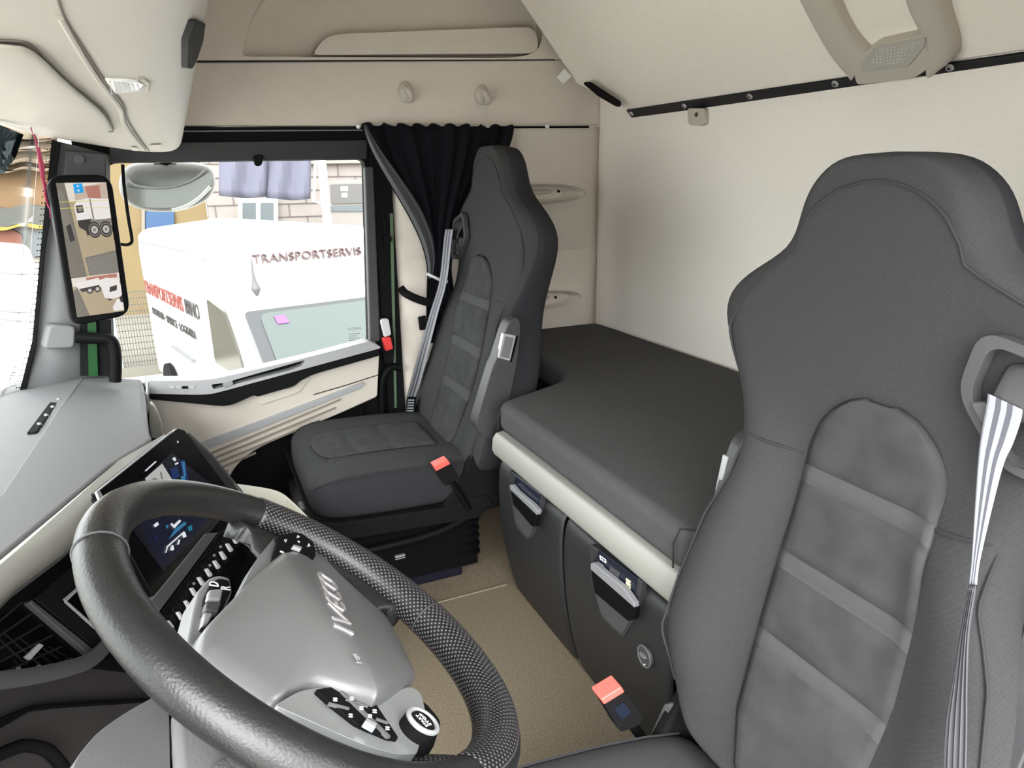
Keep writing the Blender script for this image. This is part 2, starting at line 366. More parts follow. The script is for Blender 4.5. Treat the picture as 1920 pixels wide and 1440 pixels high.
for i in range(5):
    u0, v0 = 388 + 6 * i, 852 + i * 9; u1 = (640, 630, 600, 480, 428)[i]; v1 = v0 - .415 * (u1 - u0); a, b, c, d = (u0, v0), (u1, v1), (u1, v1 + 3), (u0, v0 + 4)
    bm_plate(bm, PX(.996, a, b, c, d), (.01, 0, 0))
fin('ribbed_inlay', bm, mat('taupe_rib', (.22, .19, .155), .7), door)
tube('lining_seam', PX(.998, (588, 740), (650, 722), (709, 703)), .0018, SEAM, door, seg=6)
tube('door_cable', PX(1.03, (676, 800), (680, 760), (690, 740)), .006, BLACK, door, seg=8, n=5)
win = thing('window_1', 'large side window of the passenger door', 'window', (1.075, -.18, .52)); win['kind'] = 'structure'
gl_o = [p + V((.02, 0, 0)) for p in PX(1.055, (180, 300), (700, 290), (705, 665), (400, 740), (190, 740))]
plate('window_pane', gl_o, (.004, 0, 0), GLASS, win)
bm = bmesh.new()
text_bm(bm, 'IVECO', atx(677, 618, 1.073), atx(652, 619, 1.073), DZ, .001, 0, .008, out=-DX)
for i in range(4): bm_plate(bm, PX(1.073, (654, 626 + 4 * i), (675 - 5 * (i % 2), 625 + 4 * i), (675 - 5 * (i % 2), 626 + 4 * i), (654, 627 + 4 * i)), (.001, 0, 0))
fin('glass_marking', bm, mat('grey_print', (.12, .12, .13), .7), win)

# --- pillar behind the door
bp = struct(box('trim_6', (1.062, -.575, .65), (.05, .062, 1.25), BLACKM))
plate('painted_jamb', PX(1.034, (731, 400), (737, 400), (744, 765), (740, 765)), (.006, 0, 0), mat('pale_green_paint', (.085, .14, .075), .4), bp)
tube('door_seal', PX(1.02, (724, 830), (717, 770), (716, 722), (724, 697), (737, 688), (752, 690)), .013, BLACK, bp, n=6)
disc('pillar_stud', atx(724, 447, 1.035), (-1, 0, 0), .014, .02, BLACK, bp)
tube('pillar_cord', PX(1.02, (717, 395), (721, 420), (723, 440)), .003, BLACK, bp, seg=8)

# --- front pillar on the passenger side
R0 = [atx(98, 262, .98), atx(150, 275, .985), atx(206, 290, 1.04)]
R1 = [atx(78, 470, .98), atx(140, 480, .985), atx(209, 490, 1.04)]
R2 = [atx(62, 640, .975), atx(128, 650, .98), atx(211, 650, 1.04)]
R3 = [atx(40, 742, .965), atx(110, 745, .98), atx(213, 740, 1.04)]
ap = struct(grid('trim_7', [R0, R1, R2, R3], GREYP, solid=.04, soff=1))
bm = bmesh.new(); ed = [(97, 262), (76, 470), (60, 640), (33, 748)]; ed2 = [(113, 268), (84, 470), (68, 640), (44, 745)]
bm_plate(bm, PX(.962, *ed) + PX(.962, *ed2[::-1]), (.012, 0, 0)); fin('black_glass_border', bm, BLACK, ap)
bm = bmesh.new()
for k in range(44):
    t = k / 43; u = interp(t, [0, .44, .79, 1], [93, 72, 56, 28]); v = lerp(265, 745, t)
    for q in (-2, 3): bm_disc(bm, atx(u - q, v + (q and 4), .962), (-1, 0, 0), .0018, .002, 6)
fin('dotted_glass_edge', bm, BLACK, ap)
disc('pillar_cap', atx(147, 299, .955), (-1, -.2, 0), .012, .01, GREYD, ap)
plate('pillar_panel', PX(.955, (122, 280), (200, 288), (200, 345), (118, 345)), (.02, 0, 0), mat('pillar_dark', (.025, .025, .028), .6), ap, bevel=.006)
plate('pillar_block', rnd(PX(.93, (93, 608), (143, 612), (141, 653), (82, 656)), .015), (.05, .02, 0), GREYP, ap, bevel=.012)
plate('pillar_gap', PX(.955, (150, 600), (208, 600), (210, 705), (150, 705)), (.01, 0, 0), BLACKM, ap)
plate('painted_edge', PX(.945, (164, 600), (180, 600), (184, 705), (166, 705)), (.006, 0, 0), GREENP, ap)
gh = tube('grab_handle', PX(.93, (143, 632), (170, 634), (203, 636), (214, 650), (217, 680), (216, 715)), .016, BLACK, None, seg=14, n=8)
prop(gh, 'black tubular grab handle on the front pillar below the mirror screen', 'handle')

# --- windscreen
wind = thing('window_2', 'curved windscreen', 'window', (0, .62, .54)); wind['kind'] = 'structure'
rows = []
for i in range(7):
    t = i / 6; row = []
    for j in range(17):
        xn = -1 + j / 8; e = abs(xn) ** 5
        row.append(V((xn * .985, lerp(.64, .47, t) - .13 * e - .02 * e * t, lerp(.5, 1.30, t))))
    rows.append(row)
grid('windscreen_pane', rows, GLASS, wind, solid=.004)
bm = bmesh.new()
text_bm(bm, 'IVECO', atx(40, 690, .965), atx(21, 694, .965), DZ, .001, 0, .007, out=-DX)
for i in range(6): bm_plate(bm, PX(.965, (18, 699 + 5 * i), (34 - 4 * (i % 2), 697 + 5 * i), (34 - 4 * (i % 2), 698.5 + 5 * i), (18, 700.5 + 5 * i)), (.001, 0, 0))
fin('glass_marking', bm, mat('grey_print', (.12, .12, .13), .7), wind)
vz = plate('sun_visor', [atx(45, 252, .85), atx(30, 295, .85), atx(8, 326, .85)] + PX(.85, (-60, 335), (-260, 330), (-260, 150), (-60, 210)), (0, .012, 0), mat('smoked_visor', (.045, .065, .075), .3), bevel=.003)
prop(vz, 'smoked blue-grey outer sun visor at the top edge of the windscreen', 'visor')
# --- pieces standing outside on the street follow further down
# ================================================================ THE TWO SEATS
WZ = [.195, .215, .26, .34, .44, .56, .64, .71, .80, .87, .92, .965, 1.005, 1.05, 1.085, 1.115, 1.132]
WW0 = [.17, .215, .26, .295, .292, .264, .226, .222, .282, .330, .322, .255, .158, .140, .128, .098, .055]
YZ = [.15, .30, .45, .60, .75, .90, 1.05, 1.2]
YY = [-.63, -.69, -.735, -.765, -.785, -.785, -.765, -.76]
TZ = [.19, .3, .6, .9, 1.0, 1.1, 1.14]; TT = [.10, .13, .13, .105, .095, .085, .075]
def front(xn, z):
    b = .036 * sst(.24, .34, z) * (1 - sst(.62, .80, z)); a = abs(xn)
    y = interp(z, YZ, YY) + b * sst(.40, .72, a)
    if a > .80: y -= .040 * ((a - .80) / .2) ** 2.2
    return y
def make_seat(s, cx, dy, dz, rec, label, near=False, k_=1.0, cz=0, alx=.300, ws=1.0, ady=0, ct=0):
    WW = [w * (lerp(1, ws, sst(.70, .85, z))) for w, z in zip(WW0, WZ)]
    th = math.radians(rec); ch, sh = math.cos(th), math.sin(th)
    def B(lx, y, z):                                   # backrest frame -> cab
        vy, vz = y + .62, z - .20
        return V((cx - s * lx * k_, (-.62 + vy * ch - vz * sh) * k_ + dy, (.20 + vy * sh + vz * ch) * k_ + dz))
    def Q(lx, y, z): return V((cx - s * lx * k_, y * k_ + dy, (z + (min(0, cz) + ct * (y + .45)) * sst(.06, .12, z)) * k_ + dz))
    root = thing('seat', label, 'seat', (cx, -.45 * k_ + dy, .005), 'pair of grey cloth cab seats')
    cc = .012
    # backrest
    xs = [-1, -.97, -.90, -.80, -.68, -.55, -.40, -.2, 0, .2, .40, .55, .68, .80, .90, .97, 1]
    loops = []
    for z, w in zip(WZ, WW):
        c0 = cc; cc = .012 + .014 * sst(.94, 1.02, z)
        t = interp(z, TZ, TT); lp = []
        for xn in xs: lp.append(B(cc + xn * w, front(xn, z), z))
        yf = interp(z, YZ, YY)
        for xn, k in ((1.0, .55), (.97, .82), (.86, .97), (.5, 1.0), (0, 1.0), (-.5, 1.0), (-.86, .97), (-.97, .82), (-1.0, .55)): lp.append(B(cc + xn * w, yf - t * k, z))
        loops.append(lp); cc = c0
    bm = bmesh.new(); bm_loft(bm, loops)
    bm.faces.ensure_lookup_table(); n = len(loops[0])
    for i in range(len(loops) - 1):
        for j in range(n):
            if j >= 15: bm.faces[i * n + j].material_index = 1
    back = fin('backrest', bm, [FAB, FABS], root, sub=2)
    # suede insert with three pressed bands
    rows, zr = [], []
    z = .232
    while z < .822: zr.append(z); z += .0092
    bands = ((.672, .700), (.538, .566), (.408, .436))
    for z in zr:
        hw = interp(z, [.23, .30, .45, .58, .66, .72], [.070, .104, .116, .112, .105, .103])
        if z > .72: hw = .103 * math.sqrt(max(0.02, 1 - ((z - .72) / .103) ** 2))
        w = interp(z, WZ, WW); inb = any(a < z < b for a, b in bands); edge = min([abs(z - e) for bnd in bands for e in bnd])
        row = []
        for k in range(17):
            x = -.012 + hw * (-1 + k / 8); e = 1 - sst(.86, 1.0, abs(-1 + k / 8))
            row.append(B(x, front((x - cc) / w, z) + .002 + (.0060 * e if not inb else .003 * e) * sst(0, .006, edge), z))
        rows.append(row)
    grid('suede_insert', rows, [SUEDE, BAND], root, mi=lambda i, j: 1 if any(a < zr[i] + .004 < b for a, b in bands) else 0, solid=.006, soff=0)
    bm = bmesh.new()
    for z0, z1, a, b in ((.712, .714, .40, .985), (.714, .69, -.985, -.42)):
        pts = []
        for k in range(9):
            xn = lerp(a, b, k / 8); z = lerp(z0, z1, k / 8); w = interp(z, WZ, WW); pts.append(B(cc + xn * w, front(xn, z) + .0005, z))
        bm_tube(bm, pts, .0022, 6)
    SX = lambda z: lerp(.90, .76, sst(.80, .95, z))       # seam between front cover and side cover, over the headrest
    sd = []
    for sg in (-1, 1):
        q_ = []
        for k in range(70):
            z = lerp(.25, 1.03, k / 69); w = interp(z, WZ, WW); xn = sg * SX(z); q_.append(B(.012 + .014 * sst(.94, 1.02, z) + xn * w, front(xn, z) + .0003, z))
        sd.append(q_)
    arc = []
    for k in range(1, 24):
        xn = lerp(-.76, .76, k / 24); z = 1.03 + .068 * (1 - (xn / .76) ** 2) ** .5; w = interp(z, WZ, WW); arc.append(B(.026 + xn * min(w, .150), front(xn, z) + .001, z))
    bm_tube(bm, sd[0] + arc + sd[1][::-1], .0017, 6)
    fin('cover_seam', bm, SEAM, root)
    # cushion
    Q0 = Q
    def Q(lx, y, z): return Q0(lx, y, z + max(0, cz) * (sst(.16, .22, z)))
    secs = [(-.252, .16, .205, .186), (-.258, .210, .225, .178), (-.272, .238, .244, .172), (-.298, .254, .258, .169), (-.335, .261, .266, .166), (-.40, .262, .266, .162), (-.52, .262, .262, .158), (-.62, .258, .256, .155), (-.69, .25, .25, .155), (-.72, .235, .235, .165)]
    prof = [(-1, .2), (-1, .55), (-.98, .78), (-.91, .95), (-.79, 1.05), (-.62, 1.03), (-.5, .97), (-.3, .95), (0, .95), (.3, .95), (.5, .97), (.62, 1.03), (.79, 1.05), (.91, .95), (.98, .78), (1, .55), (1, .2), (.93, 0), (.5, 0), (-.5, 0), (-.93, 0)]
    loops = [[Q(px * hw, y, lerp(zb, zt, pz)) for px, pz in prof] for y, hw, zt, zb in secs]
    bm = bmesh.new(); bm_loft(bm, loops); bm.faces.ensure_lookup_table(); n = len(prof)
    for i in range(len(loops) - 1):
        for j in list(range(0, 3)) + list(range(13, n)): bm.faces[i * n + j].material_index = 1
    fin('cushion', bm, [FAB, FABS], root, sub=2)
    def ctop(y): return interp(-y, [.252, .272, .30, .40, .52, .62, .70], [.20, .240, .258, .2625, .2585, .2525, .246])
    rows = []
    yr = [-.298 - .0109 * i for i in range(32)]
    for i, y in enumerate(yr):
        hw = .108 * (math.sqrt(max(.03, 1 - ((.045 - (-.298 - y)) / .045) ** 2)) if y > -.343 else 1)
        cr = min(abs(y + .40), abs(y + .51))
        rows.append([Q(-.012 + hw * (-1 + k / 6), y, ctop(y) + .0015 + .005 * (1 - sst(.8, 1, abs(-1 + k / 6))) * sst(.0, .012, cr)) for k in range(13)])
    grid('cushion_insert', rows, SUEDE, root, solid=.005, soff=0)
    bm = bmesh.new()
    for sg in (-1, 1):
        bm_tube(bm, [Q(sg * hw * .925, y, lerp(zb, zt, .925)) for y, hw, zt, zb in secs[1:-1]], .0018, 6)
        bm_tube(bm, smoothpath([Q(sg * .118, -.345, .2625), Q(sg * .17, -.297, .258), Q(sg * .20, -.268, .235), Q(sg * .205, -.260, .20)], 5), .0016, 6)
    bm_tube(bm, [Q(x, -.315, .264) for x in (-.11, 0, .11)], .0012, 6)
    fin('cushion_seam', bm, SEAM, root); Q = Q0
    # frame, recliner covers, bellows, rails
    prof2 = [(-.240, .205), (-.256, .160), (-.292, .125), (-.70, .105), (-.745, .15), (-.72, .172), (-.60, .160), (-.32, .178), (-.262, .19)]
    plate('seat_pan', [Q(.268, y, z) for y, z in prof2], V((s * .536 * k_, 0, 0)), BLACKM, root, bevel=.006)
    for sg in (-1, 1):
        pts = rnd([Q(sg * .262, -.595, .165), Q(sg * .262, -.655, .235), Q(sg * .262, -.70, .33), Q(sg * .262, -.80, .34), Q(sg * .262, -.79, .12), Q(sg * .262, -.60, .125)], [.02, .05, .06, .06, .05, .02])
        plate('recliner_cover', pts, V((s * sg * .028 * k_, 0, 0)), BLACKM, root, bevel=.008)
    zf = (.005 - dz) / k_; zt = .118
    loops = []
    for k in range(13):
        t = k / 12; z = lerp(zt, zf + .045, t); o = .018 if k % 2 else -.004
        hx, y0, y1 = .235 + o, -.255 + o, -.70 - o
        loops.append(rnd([Q(-hx, y0, z), Q(hx, y0, z), Q(hx, y1, z), Q(-hx, y1, z)], .05, 4))
    bm = bmesh.new(); bm_loft(bm, loops); fin('suspension_bellows', bm, mat('black_rubber', (.004, .004, .0045), .38), root)
    for sg in (-1, 1):
        tube('bellows_trim', [Q(sg * .262, -.24, .085), Q(sg * .27, -.42, .084), Q(sg * .268, -.58, .092), Q(sg * .25, -.70, .12)], .011, BLACK, root, n=6)
        rl = bmesh.new(); bm_box(rl, Q(sg * .215, -.455, zf + .032), (.03 * k_, .50 * k_, .025)); fin('slide_rail', rl, BLACK, root, bevel=.003)
        rl = bmesh.new(); bm_box(rl, Q(sg * .205, -.455, zf + .008), (.05 * k_, .40 * k_, .036)); fin('floor_bracket', rl, NAVY, root, bevel=.004)
    lv = bmesh.new(); bm_box(lv, Q(.14, -.245, .178), (.055, .03, .022)); fin('length_lever', lv, GREYD, root, bevel=.005)
    lv = bmesh.new(); bm_box(lv, Q(.245, -.47, .03), (.012, .03, .012)); fin('height_lever', lv, GREYL, root, bevel=.003)
    # folded-up armrest, outline traced from image pixels of the passenger seat
    def inv(u, v):
        p = atx(u, v, .385); y, z = p.y - .0666, p.z - .0827; vy, vz = y + .62, z - .20; a = math.radians(5.0)
        return (-.62 + vy * math.cos(a) + vz * math.sin(a), .20 - vy * math.sin(a) + vz * math.cos(a))
    arm = [inv(*p) for p in ((967, 591), (950, 600), (942, 618), (925, 673), (919, 684), (890, 781), (888, 798), (899, 813), (914, 822), (935, 806), (951, 749), (966, 672), (972, 610))]
    for sg in ((1, -1) if near else (1,)):
        lx = alx; ex = V((s * sg * .045 * k_, 0, 0))
        ar = plate('armrest', rnd([B(sg * lx, p[0] + ady, p[1]) for p in arm], .012, 3), ex, mat('armrest_grey', (.038, .038, .04), .45, bump=.1, bscale=500), root, bevel=.010)
        if sg == 1:
            q = [inv(*p) for p in ((938, 622), (962, 627), (951, 674), (928, 668))]
            qi = [inv(*p) for p in ((941, 628), (957, 631), (948, 669), (932, 665))]
            bz = plate('adjuster_frame', [B(lx + .003, p[0] + ady, p[1]) for p in q], ex * .3, SILVER, ar, bevel=.002)
            plate('adjuster_button', [B(lx + .006, p[0] + ady, p[1]) for p in qi], ex * .2, GREYP, ar, bevel=.002)
            q2 = [inv(*p) for p in ((963, 627), (966, 628), (954, 676), (951, 675))]
            plate('adjuster_edge', [B(lx + .002, p[0] + ady, p[1]) for p in q2], ex * .4, BLACKG, ar)
    # belt outlet at the door-side shoulder
    def G(lx, z, o=0): return B(lx, front(.0, z) + .004 + o - .10 * max(0, -lx - .16), z)
    go = rnd([G(-.130, .945), G(-.255, .915), G(-.262, .79), G(-.172, .795), G(-.112, .868)], .022, 5)
    gi = rnd([G(-.142, .930), G(-.245, .905), G(-.250, .805), G(-.177, .808), G(-.126, .868)], .016, 5)
    bo = V((0, .014, 0))
    gd = plate('belt_outlet', go, bo, mat('outlet_grey', (.045, .045, .047), .45), root, holes=[gi], bevel=.003)
    plate('outlet_recess', [p + V((0, -.012, 0)) for p in gi], V((0, .006, 0)), BLACKM, gd)
    rows = [[G(lx, z, o) for lx in (-.152, -.18, -.21, -.243)] for z, o in ((.915, .0), (.90, .012), (.88, .022), (.862, .030), (.852, .020))]
    grid('outlet_flap', rows, mat('outlet_grey', (.045, .045, .047), .45), gd, solid=.006, sub=1)
    plate('outlet_shoe', rnd([G(-.132, .862, .006), G(-.15, .868, .006), G(-.175, .825, .006), G(-.17, .815, .006)], .005), V((0, .014, 0)), GREYD, gd, bevel=.002)
    return root, B, Q
PS, PB, PQ = make_seat(1, .668, .0666, .0827, 5.0, 'passenger seat in charcoal cloth beside the far door and the dark curtain', cz=.028, ws=.92)
DS, DB, DQ = make_seat(-1, -.757, 0, .166, 0, 'driver seat in charcoal cloth, nearest to the photographer at the right edge', near=True, k_=.85, cz=-.086, ct=.10, alx=.268, ady=-.048)  # seat scaled down about the camera position; its offsets here come from that

def belt(name, prnt, rows, yv, stripes=True):
    """rows: (left u, v, right u, v); laid at depth yv(v)"""
    bm = bmesh.new(); R = []
    for lu, lv, ru, rv in rows:
        a, b = aty(lu, lv, yv(lv)), aty(ru, rv, yv(lv)); R.append([lerp(a, b, k / 12) + V((0, .0, 0)) for k in range(13)])
    cols = [smoothpath([r[k] for r in R], 6) for k in range(13)]; RR = [[c[i] for c in cols] for i in range(len(cols[0]))]
    bm_grid(bm, RR, lambda i, j: 1 if stripes and j in (3, 4, 7, 8) else 0)
    return fin(name, bm, [BELT, BELTD], prnt, solid=.0016)
bl = belt('seat_belt', DS, [(1854, 738, 1918, 768), (1851, 762, 1915, 788), (1842, 812, 1900, 832), (1836, 862, 1882, 872), (1830, 950, 1860, 956), (1824, 1050, 1838, 1052), (1819, 1096, 1832, 1098)], lambda v: interp(v, [740, 800, 1100], [-.642, -.640, -.612]))
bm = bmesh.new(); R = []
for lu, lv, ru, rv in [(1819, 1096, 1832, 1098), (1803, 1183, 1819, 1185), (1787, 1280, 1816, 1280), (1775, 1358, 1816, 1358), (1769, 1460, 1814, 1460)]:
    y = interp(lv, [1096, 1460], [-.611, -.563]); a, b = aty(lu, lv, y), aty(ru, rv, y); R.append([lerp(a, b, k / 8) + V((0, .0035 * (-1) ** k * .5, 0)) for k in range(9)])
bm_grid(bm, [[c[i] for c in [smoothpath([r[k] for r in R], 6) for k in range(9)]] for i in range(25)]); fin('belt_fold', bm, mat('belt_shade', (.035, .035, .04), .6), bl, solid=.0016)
bl = belt('seat_belt', PS, [(836, 430, 850, 430), (833, 450, 847, 450), (824, 530, 838, 527), (804, 597, 819, 597), (770, 720, 790, 712), (763, 748, 779, 746), (760, 775, 778, 775)], lambda v: interp(v, [430, 530, 780], [-.735, -.70, -.60]), True)
plate('belt_label', [aty(u, v, -.596) for u, v in ((764, 744), (779, 744), (777, 784), (759, 784))], (0, -.002, 0), BLACK, bl)
bm = bmesh.new()
for i in range(6): bm_plate(bm, [aty(u, v, -.594) for u, v in ((765 - i * .7, 749 + 5 * i), (776 - i * .3, 749 + 5 * i), (776 - i * .3, 751.5 + 5 * i), (765 - i * .7, 751.5 + 5 * i))], (0, -.001, 0))
fin('label_print', bm, mat('label_ink', (.35, .38, .40), .6), bl)
plate('belt_anchor', rnd([aty(u, v, -.60) for u, v in ((756, 782), (779, 782), (781, 806), (768, 812), (755, 803))], .008), (0, -.02, 0), BLACK, bl, bevel=.003)
def buckle(prnt, x, red, body, stalk, tag=None):
    b = plate('belt_buckle', rnd(PX(x, *body), .006, 3), (.028, 0, 0), BLACKM, prnt, bevel=.003)
    plate('release_button', PX(x - .001, *red), (.030, 0, 0), REDP, b, bevel=.002)
    tube('buckle_stalk', PX(x + .014, *stalk), .011, BLACK, b, flat=.6)
    if tag: plate('buckle_label', PX(x - .002, *tag), (.003, 0, 0), NAVYP, b)
    return b
buckle(PS, .372, ((813, 874), (839, 861), (845, 870), (818, 884)), ((818, 883), (845, 869), (862, 897), (836, 912)), ((848, 902), (862, 925), (880, 955)))
b_ = buckle(DS, -.533, ((1127, 1312), (1166, 1288), (1172, 1298), (1133, 1322)), ((1133, 1321), (1172, 1297), (1208, 1346), (1200, 1360), (1164, 1374)), ((1180, 1350), (1205, 1385), (1220, 1420)), ((1152, 1330), (1170, 1318), (1184, 1336), (1166, 1349)))
plate('hinge_bracket', rnd([aty(u, v, -.574) for u, v in ((1247, 1318), (1256, 1322), (1240, 1395), (1216, 1398), (1221, 1374))], .01), (0, -.015, 0), mat('bare_steel', (.16, .16, .165), .35, metal=.5), DS, bevel=.003)
# ================================================================ LOWER BUNK
base_o = [V(p) for p in ((-.47, -.724, .0), (.30, -.724, .0), (.42, -.95, .0), (1.03, -.97, .0), (1.03, -1.386, .0), (-1.03, -1.386, .0), (-1.03, -.97, .0), (-.62, -.95, .0))]
b_ = plate('bunk_box', base_o, (0, 0, .486), BLACKM, bevel=.006); prop(b_, 'black base box carrying the lower bunk behind the two lockers', 'bunk base')
mo = rnd([V(p) for p in ((-.465, -.645, .489), (.282, -.645, .489), (.40, -.92, .489), (1.03, -.965, .489), (1.03, -1.385, .489), (-1.03, -1.385, .489), (-1.03, -.965, .489), (-.60, -.93, .489))], [.02, .03, .10, .05, .05, .05, .05, .1], 5)
mtt = plate('mattress', mo, (0, 0, .079), MATF, bevel=.024, seg=5)
prop(mtt, 'dark grey mattress of the lower bunk between and behind the seats', 'mattress')
tube('corner_seam', [V((-.452, -.642, .495)), V((-.452, -.640, .54)), V((-.452, -.652, .563)), V((-.50, -.70, .5685)), V((-.54, -.80, .569))], .0016, SEAM, mtt, seg=6)
tube('corner_seam', [V((.27, -.640, .495)), V((.268, -.641, .535)), V((.262, -.66, .567))], .0014, SEAM, mtt, seg=6)
rl = [V((-.487, -.642, .425)), V((.298, -.642, .420)), V((.298, -.630, .434)), V((.298, -.634, .478)), V((.298, -.652, .487)), V((-.487, -.652, .494))]
bm = bmesh.new()
sec = lambda x, dz: [V((x, -.668, .425 + dz)), V((x, -.640, .422 + dz)), V((x, -.632, .440 + dz)), V((x, -.635, .470 + dz)), V((x, -.644, .484 + dz)), V((x, -.668, .487 + dz))]
bm_loft(bm, [sec(.297, -.006), sec(.285, -.004), sec(-.46, .006), sec(-.488, .006)])
r_ = fin('bunk_rail', bm, IVORY, bevel=.004); prop(r_, 'long ivory rail along the front edge of the lower bunk', 'rail')
LZ = [.405, .395, .36, .30, .22, .14, .07, .03, .004]; LY = [-.672, -.654, -.648, -.647, -.652, -.662, -.678, -.690, -.698]
def locker(name, label, x0, x1, cat):
    L_ = thing(name, label, cat, ((x0 + x1) / 2, -.70, .004), None)
    xs = [x0, x0 - .004, x0 - .02, (x0 + x1) / 2, x1 + .02, x1 + .004, x1]; ins = [.012, .003, 0, 0, 0, .003, .012]
    rows = [[V((x, y - d, z)) for x, d in zip(xs, ins)] for z, y in zip(LZ, LY)]
    grid('front', rows, CHAR, L_, solid=.02, sub=2)
    return L_
lk = locker('bunk_locker', 'black locker flap under the far end of the bunk, beside the passenger seat', .305, -.050, 'locker')
fr = locker('bunk_fridge', 'black fridge drawer with a control display, under the near end of the bunk', -.058, -.452, 'fridge')
def F(y, pts): return [aty(u, v, y) for u, v in pts]
def latch(root, sur, navy, edge, hand, rec):
    hs = [rnd(F(-.643, sur), .008, 3), rnd(F(-.643, rec), .006, 3)]
    plate('handle_surround', hs[0], (0, -.014, 0), mat('surround_grey', (.034, .034, .036), .42, bump=.15, bscale=500), root, bevel=.004)
    plate('handle_recess', hs[1], (0, .0015, 0), GREYD, root, bevel=.001)
    plate('control_panel', F(-.6405, navy), (0, -.004, 0), NAVYP, root, bevel=.001)
    h = plate('handle', F(-.628, hand), (0, -.012, 0), BLACK, root, bevel=.003)
    plate('handle_edge', F(-.6265, edge), (0, -.012, 0), GREYL, h, bevel=.002)
latch(lk, ((954, 881), (966, 889), (1016, 925), (1011, 963), (998, 1008), (987, 1013), (966, 988), (953, 914)), ((967, 892), (1012, 927), (1007, 957), (961, 911)),
      ((955, 910), (958, 909), (968, 921), (998, 946), (1008, 958), (1006, 966), (956, 918)), ((957, 919), (1006, 966), (1003, 988), (997, 988), (962, 947)), ((961, 930), (1007, 962), (996, 1004), (988, 1007), (968, 984)))
latch(fr, ((1105, 1020), (1121, 1031), (1203, 1090), (1198, 1130), (1187, 1163), (1168, 1195), (1160, 1190), (1127, 1157), (1107, 1088)), ((1123, 1031), (1193, 1083), (1188, 1130), (1112, 1055)),
      ((1107, 1056), (1113, 1056), (1130, 1071), (1168, 1102), (1176, 1113), (1188, 1130), (1189, 1140), (1107, 1068)), ((1107, 1067), (1191, 1140), (1188, 1162), (1176, 1165), (1114, 1112)), ((1112, 1090), (1190, 1150), (1168, 1188), (1160, 1184), (1129, 1154)))
bm = bmesh.new()
for (a, b) in ((1130, 1049), (1126, 1061)):
    q = [(a - 6, b - 8), (a + 5, b), (a + 6, b + 7), (a - 5, b)]; qi = [(a + (u - a) * .7, b + (v - b) * .7) for u, v in q]
    bm_plate(bm, F(-.6395, q), (0, -.001, 0), [F(-.6395, qi)])
    bm_disc(bm, aty(a, b, -.6398), (0, 1, 0), .0016, .0006, 8)
fin('panel_icons', bm, INKW, fr)
plate('small_display', F(-.6398, ((1144, 1061), (1162, 1074), (1158, 1091), (1141, 1079))), (0, -.001, 0), GREYD, fr)
bm = bmesh.new()
for i in range(3): bm_plate(bm, F(-.6393, ((1174, 1084 + 6 * i), (1182, 1090 + 6 * i), (1181, 1094 + 6 * i), (1173, 1088 + 6 * i))), (0, -.001, 0))
fin('indicator_marks', bm, mat('pale_yellow_mark', (.75, .70, .45), .6), fr)
bm = bmesh.new(); c = aty(1213, 1229, -.648); bm_disc(bm, c, (0, 1, -.06), .0195, .006, 28, .0175)
k = fin('lock_dial', bm, GREYD, fr)
tube('dial_rim', [c + V((.0195 * math.cos(2 * math.pi * q / 32), .006, .0195 * math.sin(2 * math.pi * q / 32))) for q in range(32)], .0018, GREYP, k, closed=True)
kb = bmesh.new(); bm_ellipsoid(kb, c + V((0, .008, .003)), (V((.011, 0, 0)), V((0, .006, 0)), V((.0, 0, .004)))); fin('dial_grip', kb, GREYP, k)
disc('dial_dot', c + V((-.002, .005, -.016)), (0, 1, 0), .0015, .002, INKW, k, seg=8)

# ================================================================ UPPER BUNK, FOLDED UP
UN = V((0, .719, -.695)); UM = V((0, .695, .719)); U0 = V((0, -1.384, 1.304))
def UPX(o, *pts): return [atp(u, v, U0 + UN * o, UN) for u, v in pts]
ub = thing('upper_bunk', 'cream upper bunk folded up against the back wall, black strip along its lower edge', 'bunk', (0, -1.384, 1.30))
A, B2 = UPX(0, (1081, 157), (975, 0)); T = A + (B2 - A) * 2.3; RB = V((-1.02, -1.384, 1.304)); RTp = RB + UM * ((T - U0).dot(UM))
plate('bunk_board', [A] + UPX(0, (1176, 207)) + [RB, RTp, T], -UN * .05, mat('bunk_cream_lining', (.86, .81, .735), .9, bump=.08, bscale=600, var=.015, vscale=60), ub, bevel=.006)
plate('edge_strip', UPX(.004, (1174, 207), (1184, 221), (1925, 124), (1925, 101)), -UN * .008, mat('black_strip', (.008, .008, .012), .5), ub, bevel=.001)
for u, v in ((1184, 213), (1283, 198.5), (1406, 180.5), (1566, 157), (1781, 126.5)):
    c = atp(u, v, U0 + UN * .005, UN); bb = disc('bolt', c, UN, .0085, .004, STEELB, ub, seg=16, r2=.0065)
    disc('bolt_socket', c + UN * .0035, UN, .003, .001, BLACK, bb, seg=6)
stp = plate('bunk_step', rnd(UPX(.03, (1600, 142), (1612, 108), (1640, 86), (1737, 66), (1739, 92), (1752, 122), (1714, 148), (1606, 161)), .012, 4), -UN * .03, CREAM, ub, bevel=.005); stp['label'] = 'cream plastic climbing step with two side grips'
def limb(nm, outer, inner, h):
    o = UPX(.0, *outer); i = UPX(.0, *inner); bm = bmesh.new(); loops = []
    n_ = 9
    so = smoothpath(o, 4); si = smoothpath(i, 4); m_ = min(len(so), len(si))
    for k in range(m_):
        a = so[round(k * (len(so) - 1) / (m_ - 1))]; b = si[round(k * (len(si) - 1) / (m_ - 1))]
        lp = [lerp(a, b, (1 - math.cos(math.pi * q / (n_ - 1))) / 2) + UN * (h * math.sin(math.pi * q / (n_ - 1)) ** .6) for q in range(n_)]
        loops.append(lp + [lerp(b, a, .33), lerp(b, a, .66)])
    bm_loft(bm, loops); return fin(nm, bm, CREAM, stp, angle=60)
